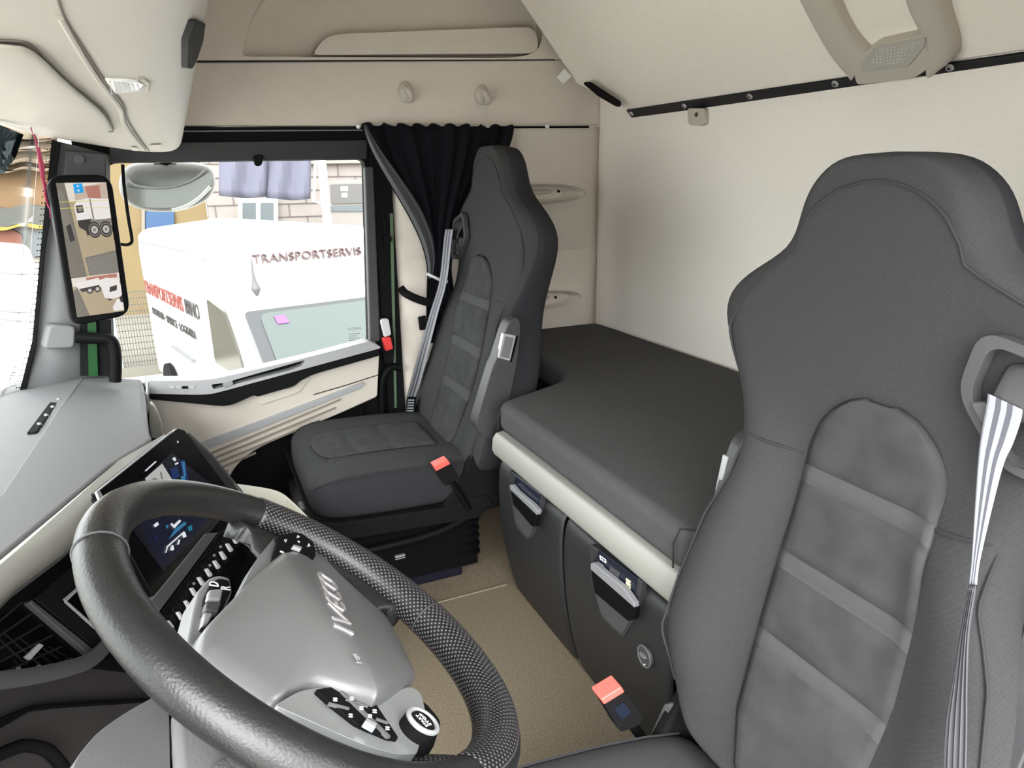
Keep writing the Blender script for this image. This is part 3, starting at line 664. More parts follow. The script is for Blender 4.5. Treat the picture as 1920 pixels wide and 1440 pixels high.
limb('grip', [(1470, -90), (1511, 0), (1561, 90), (1603, 143)], [(1545, -90), (1581, 0), (1607, 52), (1640, 92)], .03)
limb('grip', [(1770, -90), (1784, 0), (1801, 60), (1800, 96), (1762, 128)], [(1690, -90), (1709, 0), (1735, 56), (1738, 90), (1748, 122)], .03)
plate('tread', rnd(UPX(.033, (1616, 118), (1640, 88), (1735, 70), (1733, 88), (1702, 126), (1612, 138)), .008, 4), -UN * .004, mat('tread_grey', (.42, .40, .36), .7), stp, bevel=.001)
bm = bmesh.new()
for i in range(11):
    for j in range(6):
        t, w = (i + .5 + .5 * (j % 2)) / 12, (j + .5) / 6
        a = lerp(V((1628, 128, 0)), V((1644, 92, 0)), w); b = lerp(V((1702, 117, 0)), V((1730, 76, 0)), w); q = lerp(a, b, t)
        bm_disc(bm, atp(q.x, q.y, U0 + UN * .033, UN), UN, .0024, .0014, 6, .0015)
fin('tread_studs', bm, mat('stud_cream', (.55, .54, .48), .6), stp)
plate('panel_between', rnd(UPX(.006, (1583, -20), (1608, 50), (1640, 84), (1733, 65), (1708, 0), (1700, -20)), .01), -UN * .008, mat('bunk_cream_lining', ()), stp, bevel=.002)
hb = plate('bunk_bracket', rnd(F(-1.372, ((1289, 203), (1320, 203), (1321, 232), (1312, 236), (1293, 234), (1289, 230))), .008), (0, -.018, 0), CREAM, bevel=.003)
prop(hb, 'small cream bracket with one screw on the back wall below the bunk strip', 'bracket')
disc('screw', aty(1306, 215, -1.371), (0, 1, 0), .006, .003, GREYD, hb, seg=12)
st = plate('bunk_strap', rnd(UPX(.03, (1092, 156), (1105, 155), (1128, 170), (1163, 193), (1163, 201), (1155, 200), (1122, 181)), .01), -UN * .005, BLACK)
prop(st, 'short black strap at the lower corner of the upper bunk', 'strap')
tg = plate('care_tag', [atx(u, v, .985) for u, v in ((1044, 145), (1058, 128), (1072, 143), (1056, 157))], V((.002, 0, 0)), WHITEP)
prop(tg, 'small white care tag hanging from the edge of the upper bunk', 'tag')

# ================================================================ CURTAIN, HOOKS, HAMMER, MIRROR SCREEN
ct = thing('curtain', 'black side window curtain gathered by a strap behind the passenger seat', 'curtain', (1.0, -.77, .55))
rows = []; NA = 150
for i in range(44):
    b = i / 43; z = lerp(1.272, .70, b) if b < .86 else lerp(1.272, .70, .86) - (b - .86) * 1.5
    e = sst(0, .80, b); w = lerp(.510, .075, e ** .85) if b < .84 else lerp(.075, .11, (b - .84) / .16)
    yc = lerp(-.772, -.735, e); row = []
    for k in range(NA):
        a = k / (NA - 1); ph = a * 2 * math.pi * 9 + 1.1 * math.sin(a * 7) + .5 * math.sin(b * 5 + a * 9)
        amp = lerp(.012, .020, b) * (.6 + .4 * math.sin(a * 23)) * sst(0, .03, b + .01)
        row.append(V((.995 - .015 * e + amp * math.sin(ph), yc + w * (.5 - a) + .005 * math.cos(ph * 1.3), z + .006 * math.sin(a * 60) * (1 - b) ** 6)))
    rows.append(row)
grid('cloth', rows, CURT, ct, solid=.002)
rows2 = []
for i in range(30):
    b = i / 29 * .84; z = lerp(1.268, .70, b); e = sst(0, .80, b); w = lerp(.510, .075, e ** .85); yc = lerp(-.772, -.735, e); y0 = yc + w * .5
    wd = .010 + .040 * math.sin(math.pi * min(1, b * 1.15)) ; rows2.append([V((.968 - .006 * math.sin(k * 1.4), y0 + .004 - wd * k / 4, z)) for k in range(5)])
grid('hem', rows2, LINING, ct, solid=.002)
tube('tie_strap', [V((.985, -.60, .765)), V((.96, -.615, .745)), V((.955, -.68, .715)), V((.952, -.75, .71)), V((.95, -.80, .735))], .014, BLACK, ct, flat=.25, up=(1, 0, 0), n=6)
tube('tie_clip', [atx(800, 513, .94), atx(815, 520, .93), atx(828, 526, .93), atx(838, 528, .94)], .005, mat('white_clip', (.6, .6, .6), .4), ct, n=4)
plate('strap_end', rnd([atx(785, 595, .95), atx(799, 592, .95), atx(799, 618, .95), atx(788, 620, .95)], .004), (.012, 0, 0), BLACK, ct, bevel=.002)
for i, (u, v) in enumerate(((672, 237), (712, 237), (756, 236), (816, 237), (878, 237), (914, 237), (1026, 237))):
    g = bmesh.new(); bm_ellipsoid(g, atx(u, v, 1.014), (V((.006, 0, 0)), V((0, .008, 0)), V((0, 0, .007)))); fin('glider', g, WHITEP, ct)
for (u, v), lb in zip(((761, 173), (904, 178)), ('cream coat hook nearer the windscreen, on the panel above the curtain', 'cream coat hook nearer the back wall, on the panel above the curtain')):
    c = atx(u, v, 1.036); h = thing('coat_hook', lb, 'hook', c, 'coat hooks on the side panel')
    bm = bmesh.new(); bm_ellipsoid(bm, c, (V((.014, 0, 0)), V((0, .024, 0)), V((0, 0, .032))), 20, 12); fin('hook_plate', bm, CREAM, h)
    bm = bmesh.new(); bm_tube(bm, smoothpath([c + V((-.008, .004, .012)), c + V((-.026, .0, .004)), c + V((-.032, -.006, -.010)), c + V((-.026, -.010, -.020)), c + V((-.013, -.010, -.024))], 5), .0095, 10); fin('hook_peg', bm, CREAM, h)
hm = thing('emergency_hammer', 'emergency hammer with red grip clipped to the black pillar beside the window', 'hammer', atx(725, 690, 1.0))
plate('holder', rnd(PX(1.005, (713, 600), (718, 595), (730, 595), (735, 605), (741, 645), (738, 682), (722, 684), (716, 650)), .01), (.03, 0, 0), BLACKM, hm, bevel=.004)
plate('hammer_head', rnd(PX(.992, (714, 602), (719, 598), (729, 598), (734, 628), (721, 633)), .006), (.018, 0, 0), mat('pale_grey_plastic', (.5, .5, .51), .5), hm, bevel=.003)
plate('hammer_grip', rnd(PX(.985, (718, 635), (733, 632), (738, 655), (723, 659)), .006), (.024, 0, 0), RED, hm, bevel=.004)
# mirror monitor on the front pillar
MP = V((.78, .23, .95)); MN = V((-.93, -.32, .12)).normalized()
def MX(o, *pts): return [atp(u, v, MP + MN * o, MN) for u, v in pts]
mm = thing('mirror_monitor', 'tall black mirror monitor on the front pillar showing parked vehicles', 'monitor', atp(190, 600, MP, MN))
plate('housing', rnd(MX(0, (88, 328), (209, 326), (246, 590), (134, 613)), [.035, .04, .035, .035], 6), -MN * .035, BLACK, mm, bevel=.006)
scr = MX(.002, (105, 343), (199, 342), (232, 583), (144, 595))
def MS(s, t, o):                                         # place on the screen, s across and t down, both 0..1
    a = lerp(scr[0], scr[1], s); b = lerp(scr[3], scr[2], s); return lerp(a, b, t) + MN * o
smats = [screen('screen_road', (176, 160, 130)), screen('screen_wall', (196, 176, 160)), screen('screen_white', (232, 226, 222)), screen('screen_dark', (52, 46, 44)), screen('screen_grey', (128, 124, 116)), screen('screen_blue', (20, 160, 235)), screen('screen_rim', (190, 186, 180)), screen('screen_yellow', (205, 205, 95)), screen('screen_brick', (178, 120, 105)), screen('screen_shade', (118, 112, 100)), screen('screen_sky', (224, 216, 204))]
bm = bmesh.new(); lay = [0]
def sp(mi, *pts): lay[0] += .00012; bm_plate(bm, [MS(s, t, lay[0]) for s, t in pts], -MN * .0001, (), mi)
def sc_(mi, cs, ct_, rs, rt): sp(mi, *[(cs + rs * math.cos(2 * math.pi * k / 20), ct_ + rt * math.sin(2 * math.pi * k / 20)) for k in range(20)])
sp(0, (0, 0), (1, 0), (1, .70), (0, .70)); sp(10, (0, 0), (1, 0), (1, .14), (0, .14)); sp(1, (.32, .04), (1, .0), (1, .15), (.32, .13)); sp(8, (.55, .03), (.85, .02), (.85, .13), (.6, .13))
sp(9, (0, .0), (.16, .0), (.33, .70), (.0, .70)); sp(4, (.0, .05), (.1, .05), (.22, .40), (.12, .45), (.0, .3)); sp(3, (.06, .32), (.16, .3), (.2, .42), (.1, .44))
sp(2, (.28, .17), (.36, .13), (.60, .115), (1, .125), (1, .27), (.62, .29), (.58, .27), (.30, .30)); sp(4, (.60, .12), (.63, .12), (.65, .28), (.62, .28))
sp(3, (.31, .17), (.45, .165), (.46, .22), (.32, .225)); sp(4, (.34, .18), (.43, .175), (.44, .21), (.35, .215))
sp(3, (.30, .28), (.60, .27), (.62, .33), (.48, .37), (.32, .33)); sp(4, (.55, .28), (1, .275), (1, .31), (.6, .315)); sp(3, (.42, .31), (.60, .30), (.55, .38), (.46, .40))
for cs in (.62, .86): sc_(3, cs, .355, .138, .062); sc_(4, cs, .355, .12, .050); sc_(3, cs, .355, .10, .042); sc_(6, cs, .355, .07, .030); sc_(4, cs, .355, .03, .013)
sp(5, (.32, .01), (.50, .005), (.51, .075), (.33, .08)); sp(2, (.41, .015), (.44, .03), (.38, .03)); sp(2, (.41, .07), (.44, .052), (.38, .055))
sp(7, (0, .138), (1, .135), (1, .139), (0, .142)); sp(7, (0, .185), (.3, .183), (.3, .188), (0, .190)); sp(7, (.3, .184), (1, .192), (1, .195), (.3, .188))
sp(0, (.30, .46), (1, .44), (1, .695), (.33, .695)); sp(9, (.34, .56), (1, .52), (1, .695), (.38, .695)); sp(4, (.36, .57), (1, .53), (1, .69), (.40, .69))
sp(0, (0, .705), (1, .695), (1, 1), (0, 1)); sp(10, (0, .705), (1, .695), (1, .76), (0, .77)); sp(8, (.3, .71), (.95, .70), (.95, .73), (.3, .74)); sp(2, (.06, .745), (.55, .72), (.62, .79), (.12, .80))
sp(3, (.12, .79), (.55, .775), (.55, .81), (.18, .815)); sc_(3, .34, .81, .07, .025); sc_(6, .34, .81, .04, .014); sc_(3, .50, .805, .07, .025); sc_(6, .5, .805, .04, .014)
sp(9, (0, .80), (.10, .78), (.26, 1), (.0, 1)); sp(2, (.56, .74), (.72, .725), (.95, .745), (1, .79), (1, .85), (.62, .88)); sp(2, (.62, .83), (.78, .77), (1, .80), (1, .88), (.72, .90), (.62, .87)); sp(3, (.76, .80), (.92, .79), (.9, .83), (.74, .84)); sp(3, (.66, .885), (.8, .895), (.72, .905))
sp(2, (.76, .96), (.88, .90), (1, .90), (1, .99), (.78, .99)); sp(3, (.93, .89), (1, .87), (1, .93), (.95, .93))
ms_ = fin('screen', bm, smats, mm, smooth=False)
wl = tube('wire_bracket', PX(1.02, (230, 308), (233, 350), (241, 410), (247, 445), (246, 455), (238, 459), (226, 458)), .0045, BLACK, None, n=5)
prop(wl, 'thin black bent wire at the front corner of the side window', 'wire')
# ================================================================ OVERHEAD CONSOLE
from mathutils.bvhtree import BVHTree
def csec(x):
    t = .97 - x; k = 1.0
    p = [(-.05 - .05 * t, 1.98), (-.030 - .062 * t, 1.50 + .12 * t), (-.008 - .064 * t, 1.240 + .148 * t), (-.004 - .060 * t, 1.215 + .145 * t), (.012 - .05 * t, 1.194 + .135 * t), (.045 - .04 * t, 1.188 + .122 * t),
         (.10 - .03 * t, 1.190 + .112 * t), (.17 - .01 * t, 1.200 + .105 * t), (.286, 1.220 + .088 * t), (.36, 1.236 + .075 * t), (.42, 1.255 + .065 * t), (.50, 1.30 + .04 * t), (.60, 1.36), (.62, 1.98)]
    return [V((x, y, z)) for y, z in p]
oc = thing('overhead_console', 'cream overhead storage console running across the cab above the windscreen', 'console', (0, .3, 1.6))
bm = bmesh.new(); loops = [csec(x) for x in (.985, .95, .85, .7, .5, .3, .1, -.1, -.3, -.6, -1.0)]
e0 = [V((.992, p.y + (.006 if p.y < .1 else -.004), p.z + .008)) for p in loops[0]]
bm_loft(bm, [e0] + loops); bmesh.ops.recalc_face_normals(bm, faces=bm.faces)
bvh = BVHTree.FromBMesh(bm)
fin('console_shell', bm, mat('console_cream', (.46, .43, .385), .6, bump=.12, bscale=500), oc, sub=2)
def on(u, v, o=.002):
    r = ray(u, v).normalized(); h = bvh.ray_cast(CAM, r)
    if h[0] is None: return atx(u, v, .9)
    n = h[1] if h[1].dot(r) < 0 else -h[1]
    return h[0] + n * o
CGR = mat('console_cream', ()); CSH = mat('console_groove', (.16, .14, .12), .8)
tube('lid_groove', smoothpath([on(u, v, .001) for u, v in ((104, -20), (114, 15), (128, 45), (160, 95), (190, 142), (213, 172), (232, 198), (238, 222), (256, 252), (279, 282))], 6), .0016, CSH, oc, seg=8)
tube('lid_edge', smoothpath([on(u, v, .001) for u, v in ((112, 30), (150, 96), (182, 145), (206, 177), (226, 204), (231, 228), (248, 254), (270, 280))], 6), .005, CGR, oc, seg=8)
pts = [on(u, v, .0) for u, v in ((0, 72), (38, 74), (62, 84), (90, 112), (130, 152), (170, 184), (196, 207), (208, 232), (204, 245), (170, 240), (110, 233), (50, 222), (-5, 213))]
pts += [on(-160, 190, 0), on(-160, 60, 0)]
bm = bmesh.new(); cpt = sum(pts, V()) / len(pts); dn = V((-.55, -.1, -.8)).normalized()
bm_loft(bm, [pts, [p + dn * .010 for p in pts], [lerp(p, cpt, .05) + dn * .017 for p in pts], [lerp(p, cpt, .12) + dn * .019 for p in pts]]); fin('soft_panel', bm, CGR, oc, sub=1)
tube('panel_groove', smoothpath([on(u, v, .001) for u, v in ((0, 74), (38, 76), (62, 86), (90, 113), (130, 153), (170, 185), (197, 208), (211, 236), (212, 243))], 5), .0018, CSH, oc, seg=8)
tube('lip_edge', smoothpath([on(u, v, .001) for u, v in ((0, 216), (50, 226), (110, 238), (170, 245), (212, 246))], 5), .0015, CSH, oc, seg=8)
lens = plate('lamp_lens', [on(u, v, .004) for u, v in ((196, 146), (215, 148), (240, 149), (258, 151), (268, 156), (262, 164), (240, 170), (214, 171))], (.0, .0, .006), mat('lamp_lens_white', (.75, .76, .75), .25, coat=.5), oc, bevel=.002)
bm = bmesh.new()
for i in range(7):
    u = 204 + i * 8.5; bm_plate(bm, [on(u, 147 + i, .005), on(u + 2, 147 + i, .005), on(u + 6, 170 - i, .005), on(u + 4, 170 - i, .005)], (0, 0, -.002))
fin('lens_ribs', bm, mat('lens_rib_grey', (.42, .43, .43), .4), lens)
plate('lamp_rim', [on(u, v, .003) for u, v in ((258, 145), (272, 147), (280, 154), (278, 170), (272, 173), (274, 158), (266, 152))], (0, 0, .008), CREAM, oc, bevel=.002)
plate('side_slot', rnd([on(u, v, .003) for u, v in ((364, 33), (382, 42), (384, 56), (378, 75), (366, 112), (358, 127), (350, 124), (351, 70))], .01), (.0, .01, 0), BLACK, oc, bevel=.002)
for a in ((282, 270, 302, 269, 303, 273, 284, 275), (246, 274, 258, 275, 258, 279, 247, 278)):
    plate('release_tab', [on(a[i], a[i + 1], .002) for i in (0, 2, 4, 6)], (0, 0, -.004), CREAM, oc, bevel=.001)
rb = on(57, 236, .0); pk_ = thing('hanging_pendant', 'pink plastic pendant hanging from the overhead console in front of the windscreen', 'pendant', rb)
k = rb + V((0, -.004, .002))
tube('cord', [rb + V((0, 0, .01)), k + V((0, 0, -.02))], .0015, WHITEP, pk_, seg=6)
bm = bmesh.new()
for z0, z1, r in ((-.005, -.06, .005), (-.05, -.15, .009), (-.06, -.125, .012), (-.13, -.19, .006), (-.17, -.215, .004)):
    bm_tube(bm, [k + V((.004 * math.sin(z0 * 90), .004 * math.cos(z0 * 70), z0)), k + V((.003, .003 * math.cos(z1 * 70), (z0 + z1) / 2)), k + V((.003 * math.sin(z1 * 60), 0, z1))], [r * .4, r * .65, r * .35], 8, flat=.5)
fin('pendant_blade', bm, PINK, pk_)

# ================================================================ DASHBOARD
da = thing('dashboard', 'grey dashboard with ivory strip, air vents and defroster grille', 'dashboard', (0, .40, .02))
A = [V((-1.04, .46, .55)), V((-.62, .47, .555)), V((-.30, .44, .55)), atz(0, 1043, .55), atz(100, 960, .55), atz(207, 870, .55), atz(285, 823, .55), atz(279, 808, .545), V((.93, .187, .548)), V((1.04, .20, .54))]
Bk = [V((1.04, .36, .575)), atz(85, 800, .562), atz(0, 925, .558), V((-.3, .50, .56)), V((-1.04, .50, .56))]
plate('top_pad', A[:6] + rnd([A[5], A[6], A[7]], .03)[6:12] + A[7:] + Bk, (0, .0, -.05), GREYP, da, bevel=.007, seg=4)
plate('windscreen_shelf', [V((1.04, .34, .574)), atz(85, 800, .561) + V((0, -.01, 0)), atz(0, 925, .557) + V((0, -.01, 0)), V((-.3, .49, .558)), V((-1.04, .49, .558)), V((-1.04, .60, .55)), V((0, .66, .55)), V((.83, .60, .56)), V((1.04, .52, .57))], (0, 0, -.04), GREYP, da, bevel=.004)
gp = [(50, 811), (106, 737), (123, 735), (68, 809)]
gr = plate('defroster_grille', [atz(u, v, .566) for u, v in gp], (0, 0, -.006), BLACKM, da, bevel=.002)
bm = bmesh.new()
for i in range(4):
    t = (i + .6) / 4.4; disc('grille_clip', lerp(atz(66, 806, .5665), atz(119, 738, .5665), t), (-.3, -.5, .8), .006, .004, GREYL, gr, seg=8, r2=.002)

up_ = [V((-1.04, .455, .546)), V((-.62, .465, .550)), V((-.30, .435, .546))] + [atz(u, v, .546) for u, v in ((0, 1047), (100, 964), (207, 874), (296, 824))]
lo_ = [V((-1.04, .43, .495)), V((-.62, .44, .497)), V((-.30, .42, .50))] + [atz(u, v, .497) for u, v in ((0, 1108), (100, 1035), (207, 942), (296, 880))]
grid('ivory_strip', [[p + V((0, -.004, 0)) for p in up_], [lerp(a, b, .5) + V((0, -.010, 0)) for a, b in zip(up_, lo_)], lo_], IVORY, da, solid=.02)
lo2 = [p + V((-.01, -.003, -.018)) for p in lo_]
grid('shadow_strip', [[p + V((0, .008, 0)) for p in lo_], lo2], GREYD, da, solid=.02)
dash_d = (atz(207, 870, .5) - atz(0, 1043, .5)).normalized(); PIP = V((-.09, .345, .47)); PIN = dash_d.cross(V((0, -.30, -1)).normalized()); PIN = PIN if PIN.y < 0 else -PIN
def DP(o, *pts): return [atp(u, v, PIP + PIN * o, PIN) for u, v in pts]
plate('instrument_panel', DP(0, (-420, 1420), (0, 1118), (190, 968), (300, 1000), (470, 1000), (470, 1110), (420, 1240), (300, 1250), (190, 1235), (110, 1256), (0, 1268), (-420, 1330)), -PIN * .05, BLACK, da)
plate('dash_face', [atz(330, 960, .5) + V((0, .02, 0)), atz(285, 823, .54), V((.93, .19, .54)), V((1.04, .21, .54)), V((1.04, .21, .28)), V((.93, .19, .26)), V((.50, .17, .2)), V((.30, .17, .2))], (0, .03, 0), BLACKM, da)
vt = plate('air_vent', DP(.002, (-60, 1180), (58, 1128), (178, 1228), (110, 1252), (0, 1266), (-60, 1270)), -PIN * .01, BLACKG, da)
bm = bmesh.new()
for i in range(6):
    o = i * 21; bm_plate(bm, DP(.006, (-40, 1196 + o), (40 + o * .9, 1128 + o * .98), (43 + o * .9, 1131 + o * .98), (-40, 1200 + o)), -PIN * .012)
fin('vent_slat', bm, mat('slat_black', (.008, .008, .009), .4), vt)
bm = bmesh.new()
for i in range(5):
    o = i * 28; bm_plate(bm, DP(.004, (-20 + o, 1180 + i * 8), (-17 + o, 1180 + i * 8), (52 + o * .9, 1246), (48 + o * .9, 1246)), -PIN * .01)
fin('vent_vane', bm, mat('slat_black', (.008, .008, .009), .4), vt)
plate('vent_tab', DP(.014, (49, 1231), (75, 1206), (83, 1210), (58, 1237)), -PIN * .006, SILVER, vt, bevel=.001)
bm = bmesh.new()
for u, v in ((33, 1255), (71, 1251), (109, 1247)): bm_disc(bm, DP(.008, (u, v))[0], PIN, .0035, .003, 10)
fin('vane_pivot', bm, GREYL, vt)
plate('divider_bar', DP(.012, (56, 1131), (60, 1124), (185, 1224), (171, 1231)), -PIN * .014, GREYD, da, bevel=.002)
plate('cluster_surround', DP(.010, (66, 1122), (140, 1058), (240, 1150), (200, 1222), (190, 1224)), -PIN * .012, BLACKM, da, bevel=.002)
cl = plate('cluster_display', DP(.016, (123, 1126), (150, 1100), (230, 1180), (195, 1190)), -PIN * .006, BLACKG, da)
bm = bmesh.new(); bm_plate(bm, DP(.018, (121, 1123), (126, 1127), (150, 1104), (147, 1100)), -PIN * .004); bm_plate(bm, DP(.018, (126, 1127), (195, 1188), (193, 1190), (124, 1128)), -PIN * .004)
fin('display_edge', bm, SILVER, cl)
bz = DP(.024, (-300, 1310), (0, 1276), (60, 1268), (120, 1255), (165, 1240), (195, 1215), (216, 1190))
bm = bmesh.new(); bm_tube(bm, smoothpath(bz, 6), .0135, 10, flat=.6, up=PIN); fin('panel_bezel', bm, GREYD, da)
plate('lower_panel', DP(-.06, (-420, 1420), (0, 1268), (110, 1240), (215, 1195), (330, 1230), (360, 1480), (300, 1600), (-420, 1700)), -PIN * .03, mat('lower_dash_grey', (.042, .038, .039), .55, bump=.1, bscale=500), da, bevel=.006)
plate('panel_step', DP(-.04, (-300, 1400), (0, 1348), (62, 1322), (120, 1316), (290, 1308), (290, 1312), (126, 1322), (62, 1330), (0, 1366), (-300, 1430)), -PIN * .02, BLACK, da)
tube('knee_edge', smoothpath(DP(-.03, (-60, 1440), (20, 1406), (50, 1398), (90, 1408), (120, 1440)), 6), .010, BLACKM, da)
sp_ = plate('side_vent_panel', rnd(PX(.80, (279, 756), (287, 760), (297, 778), (303, 797), (306, 822), (281, 822)), .01), (.03, 0, 0), IVORY, da, bevel=.004)
tube('pad_end_trim', [atx(u, v, .86) for u, v in ((277, 716), (276, 750), (273, 790), (271, 812))], .0045, SILVER, da, seg=8)

# centre tray between the display and the passenger seat
cs = thing('centre_console', 'low console tray with ivory rim and grey rubber mat beyond the steering wheel', 'console', atz(480, 990, .03))
ro = [atz(u, v, .36) for u, v in ((405, 900), (436, 906), (472, 911), (507, 917), (529, 925), (549, 941), (576, 968), (597, 993), (612, 1020), (620, 1060))]
ri = [atz(u, v, .352) for u, v in ((405, 926), (450, 932), (476, 935), (499, 939), (516, 944), (537, 956), (570, 985), (583, 998), (594, 1022), (600, 1060))]
so, si = smoothpath(ro, 4), smoothpath(ri, 4)
bm = bmesh.new(); bm_grid(bm, [[p + V((0, 0, -.012)) for p in so], so, [lerp(a, b, .25) + V((0, 0, .002)) for a, b in zip(so, si)], [lerp(a, b, .9) + V((0, 0, -.006)) for a, b in zip(so, si)], [p + V((0, 0, -.03)) for p in si]]); fin('ivory_rim', bm, mat('warm_ivory', (.36, .335, .265), .45), cs, solid=.006)
plate('tray_mat', [p + V((0, 0, -.022)) for p in si] + [atz(520, 1080, .33), atz(420, 960, .33)], (0, 0, -.02), mat('tray_grey', (.12, .12, .122), .6, bump=.4, bscale=300), cs)
plate('console_wall', [p + V((0, 0, -.012)) for p in so] + [atz(560, 1080, .348), atz(420, 960, .348)], (0, 0, -.33), BLACKM, cs)
plate('tray_latch', rnd([atz(u, v, .345) for u, v in ((503, 960), (525, 953), (527, 960), (514, 967), (505, 966))], .006), (0, 0, .010), GREYL, cs, bevel=.003)
tube('cup_ring', [atz(u, v, .337) for u, v in ((452, 940), (472, 939), (484, 946), (487, 955), (482, 962))], .006, GREYP, cs, n=5)

# ================================================================ DISPLAY TABLET AND SWITCH ROW
TP = V((0, .203, .60)); TX = V((.318, -.114, 0)).normalized(); TD = V((-.006, -.065, -.2)); TN = TX.cross(TD); TN = (TN if TN.y < 0 else -TN).normalized()
def TB(o, *pts): return [atp(u, v, TP + TN * o, TN) for u, v in pts]
td = thing('infotainment_display', 'wide black touch display on the dashboard showing a map and blue menus', 'display', atp(350, 1000, TP, TN))
tq = [(181, 922), (334, 802), (346, 806), (444, 938), (302, 1112), (290, 1122)]
plate('glass_front', rnd(TB(0, *tq), .004), -TN * .012, BLACKG, td, bevel=.002)
plate('back_housing', TB(-.014, (196, 925), (340, 812), (352, 815), (396, 852), (480, 958), (440, 980), (306, 1108), (292, 1115)), -TN * .03, BLACKM, td, bevel=.006)
plate('side_cheek', TB(-.004, (347, 808), (363, 822), (396, 851), (484, 962), (462, 962), (446, 940)), -TN * .03, mat('cheek_black', (.03, .03, .032), .35), td, bevel=.004)
tube('cheek_rim', TB(.0, (352, 812), (366, 824), (398, 854), (440, 905), (484, 960)), .002, GREYD, td, seg=6)
bm = bmesh.new(); bm_plate(bm, TB(.001, (181, 922), (186, 918), (198, 938), (190, 944)), -TN * .004); bm_plate(bm, TB(.001, (183, 920), (322, 809), (323, 811), (184, 922)), -TN * .004)
fin('silver_edge', bm, SILVER, td)
tm = [screen('ui_night', (4, 5, 14)), screen('ui_map', (176, 176, 172)), screen('ui_map_line', (120, 118, 112)), screen('ui_blue', (16, 38, 84)), screen('ui_cyan', (48, 110, 150)), screen('ui_white', (220, 225, 230)), screen('ui_deep', (10, 13, 34)), screen('ui_teal', (24, 110, 130))]
bm = bmesh.new(); lay = [.0006]
def tp(mi, *pts): lay[0] += .0001; bm_plate(bm, TB(lay[0], *pts), -TN * .0001, (), mi)
tp(0, (214, 950), (322, 848), (402, 912), (430, 950), (306, 1070)); tp(6, (262, 985), (400, 905), (424, 946), (303, 1066))
tp(1, (272, 897), (304, 869), (336, 920), (300, 950)); tp(2, (284, 899), (290, 895), (330, 915), (326, 920)); tp(2, (300, 886), (303, 884), (309, 915), (305, 917)); tp(2, (280, 908), (320, 905), (321, 908), (281, 911))
tp(5, (272, 882), (292, 864), (293.5, 866), (273.5, 884)); tp(3, (337, 863), (347, 863), (356, 912), (346, 916)); tp(4, (339, 893), (347, 893), (349, 906), (341, 908)); tp(3, (318, 880), (332, 874), (338, 894), (324, 900)); tp(4, (341, 866), (346, 866), (349, 893), (345, 893))
tp(5, (323, 859), (328, 857), (331, 863), (327, 865)); tp(5, (328, 869), (334, 866), (335, 869), (329, 872)); tp(5, (350, 915), (366, 904), (367, 907), (352, 918)); tp(5, (332, 827), (334, 826), (335, 830), (333, 831))
tp(5, (222, 924), (230, 918), (231, 921), (223, 927)); tp(5, (288, 984), (296, 978), (298, 984), (291, 989)); tp(4, (311, 985), (315, 984), (316, 990), (312, 991)); tp(3, (291, 1008), (295, 1006), (296, 1012), (292, 1013))
tp(5, (322, 980), (326, 984), (337, 974), (340, 977), (327, 991), (320, 983)); tp(4, (328, 992), (346, 978), (350, 982), (316, 1012)); tp(7, (352, 988), (360, 984), (361, 994), (354, 996))
tp(5, (310, 1036), (313, 1024), (345, 996), (346, 998), (315, 1026), (312, 1037)); tp(5, (319, 1030), (322, 1022), (325, 1022), (327, 1030), (323, 1033)); tp(5, (332, 1022), (335, 1011), (338, 1012), (336, 1020)); tp(5, (341, 1002), (347, 997), (350, 1006), (344, 1009))
fin('screen', bm, tm, td, smooth=False)
plate('lower_bar', TB(.004, (282, 1128), (386, 1000), (410, 998), (300, 1146)), -TN * .02, mat('bar_grey', (.07, .07, .073), .45), td, bevel=.002)
sw = thing('switch_row', 'row of black rocker switches with chrome tips below the display', 'switch panel', atp(360, 1110, TP, TN))
plate('switch_base', rnd(TB(.0, (296, 1170), (302, 1148), (412, 998), (440, 985), (462, 1010), (458, 1045), (380, 1200), (330, 1200)), .006), -TN * .03, BLACK, sw, bevel=.003)
for i, (u, v) in enumerate(((440, 1012), (430, 1027), (418, 1042), (406, 1059), (391, 1074), (377, 1090), (363, 1110), (352, 1134), (338, 1155), (319, 1172))):
    k = plate('rocker', TB(.004, (u - 14, v - 14), (u - 6, v - 20), (u + 14, v + 8), (u + 6, v + 15)), -TN * .010, BLACKM, sw, bevel=.002)
    plate('chrome_tip', rnd(TB(.008, (u - 5, v - 8), (u - 1, v - 9), (u + 8, v + 3), (u + 6, v + 7), (u + 3, v + 6)), .001, 2), -TN * .005, CHROME, k, bevel=.001)
bm = bmesh.new()
for u, v in ((414, 1025), (402, 1041), (394, 1060), (364, 1094)):
    bm_plate(bm, TB(.0105, (u - 3, v), (u, v - 3), (u + 3, v), (u, v + 3)), -TN * .0006, [TB(.0105, (u - 1.5, v), (u, v - 1.5), (u + 1.5, v), (u, v + 1.5))])
fin('switch_icons', bm, mat('grey_icon', (.4, .4, .4), .6), sw)

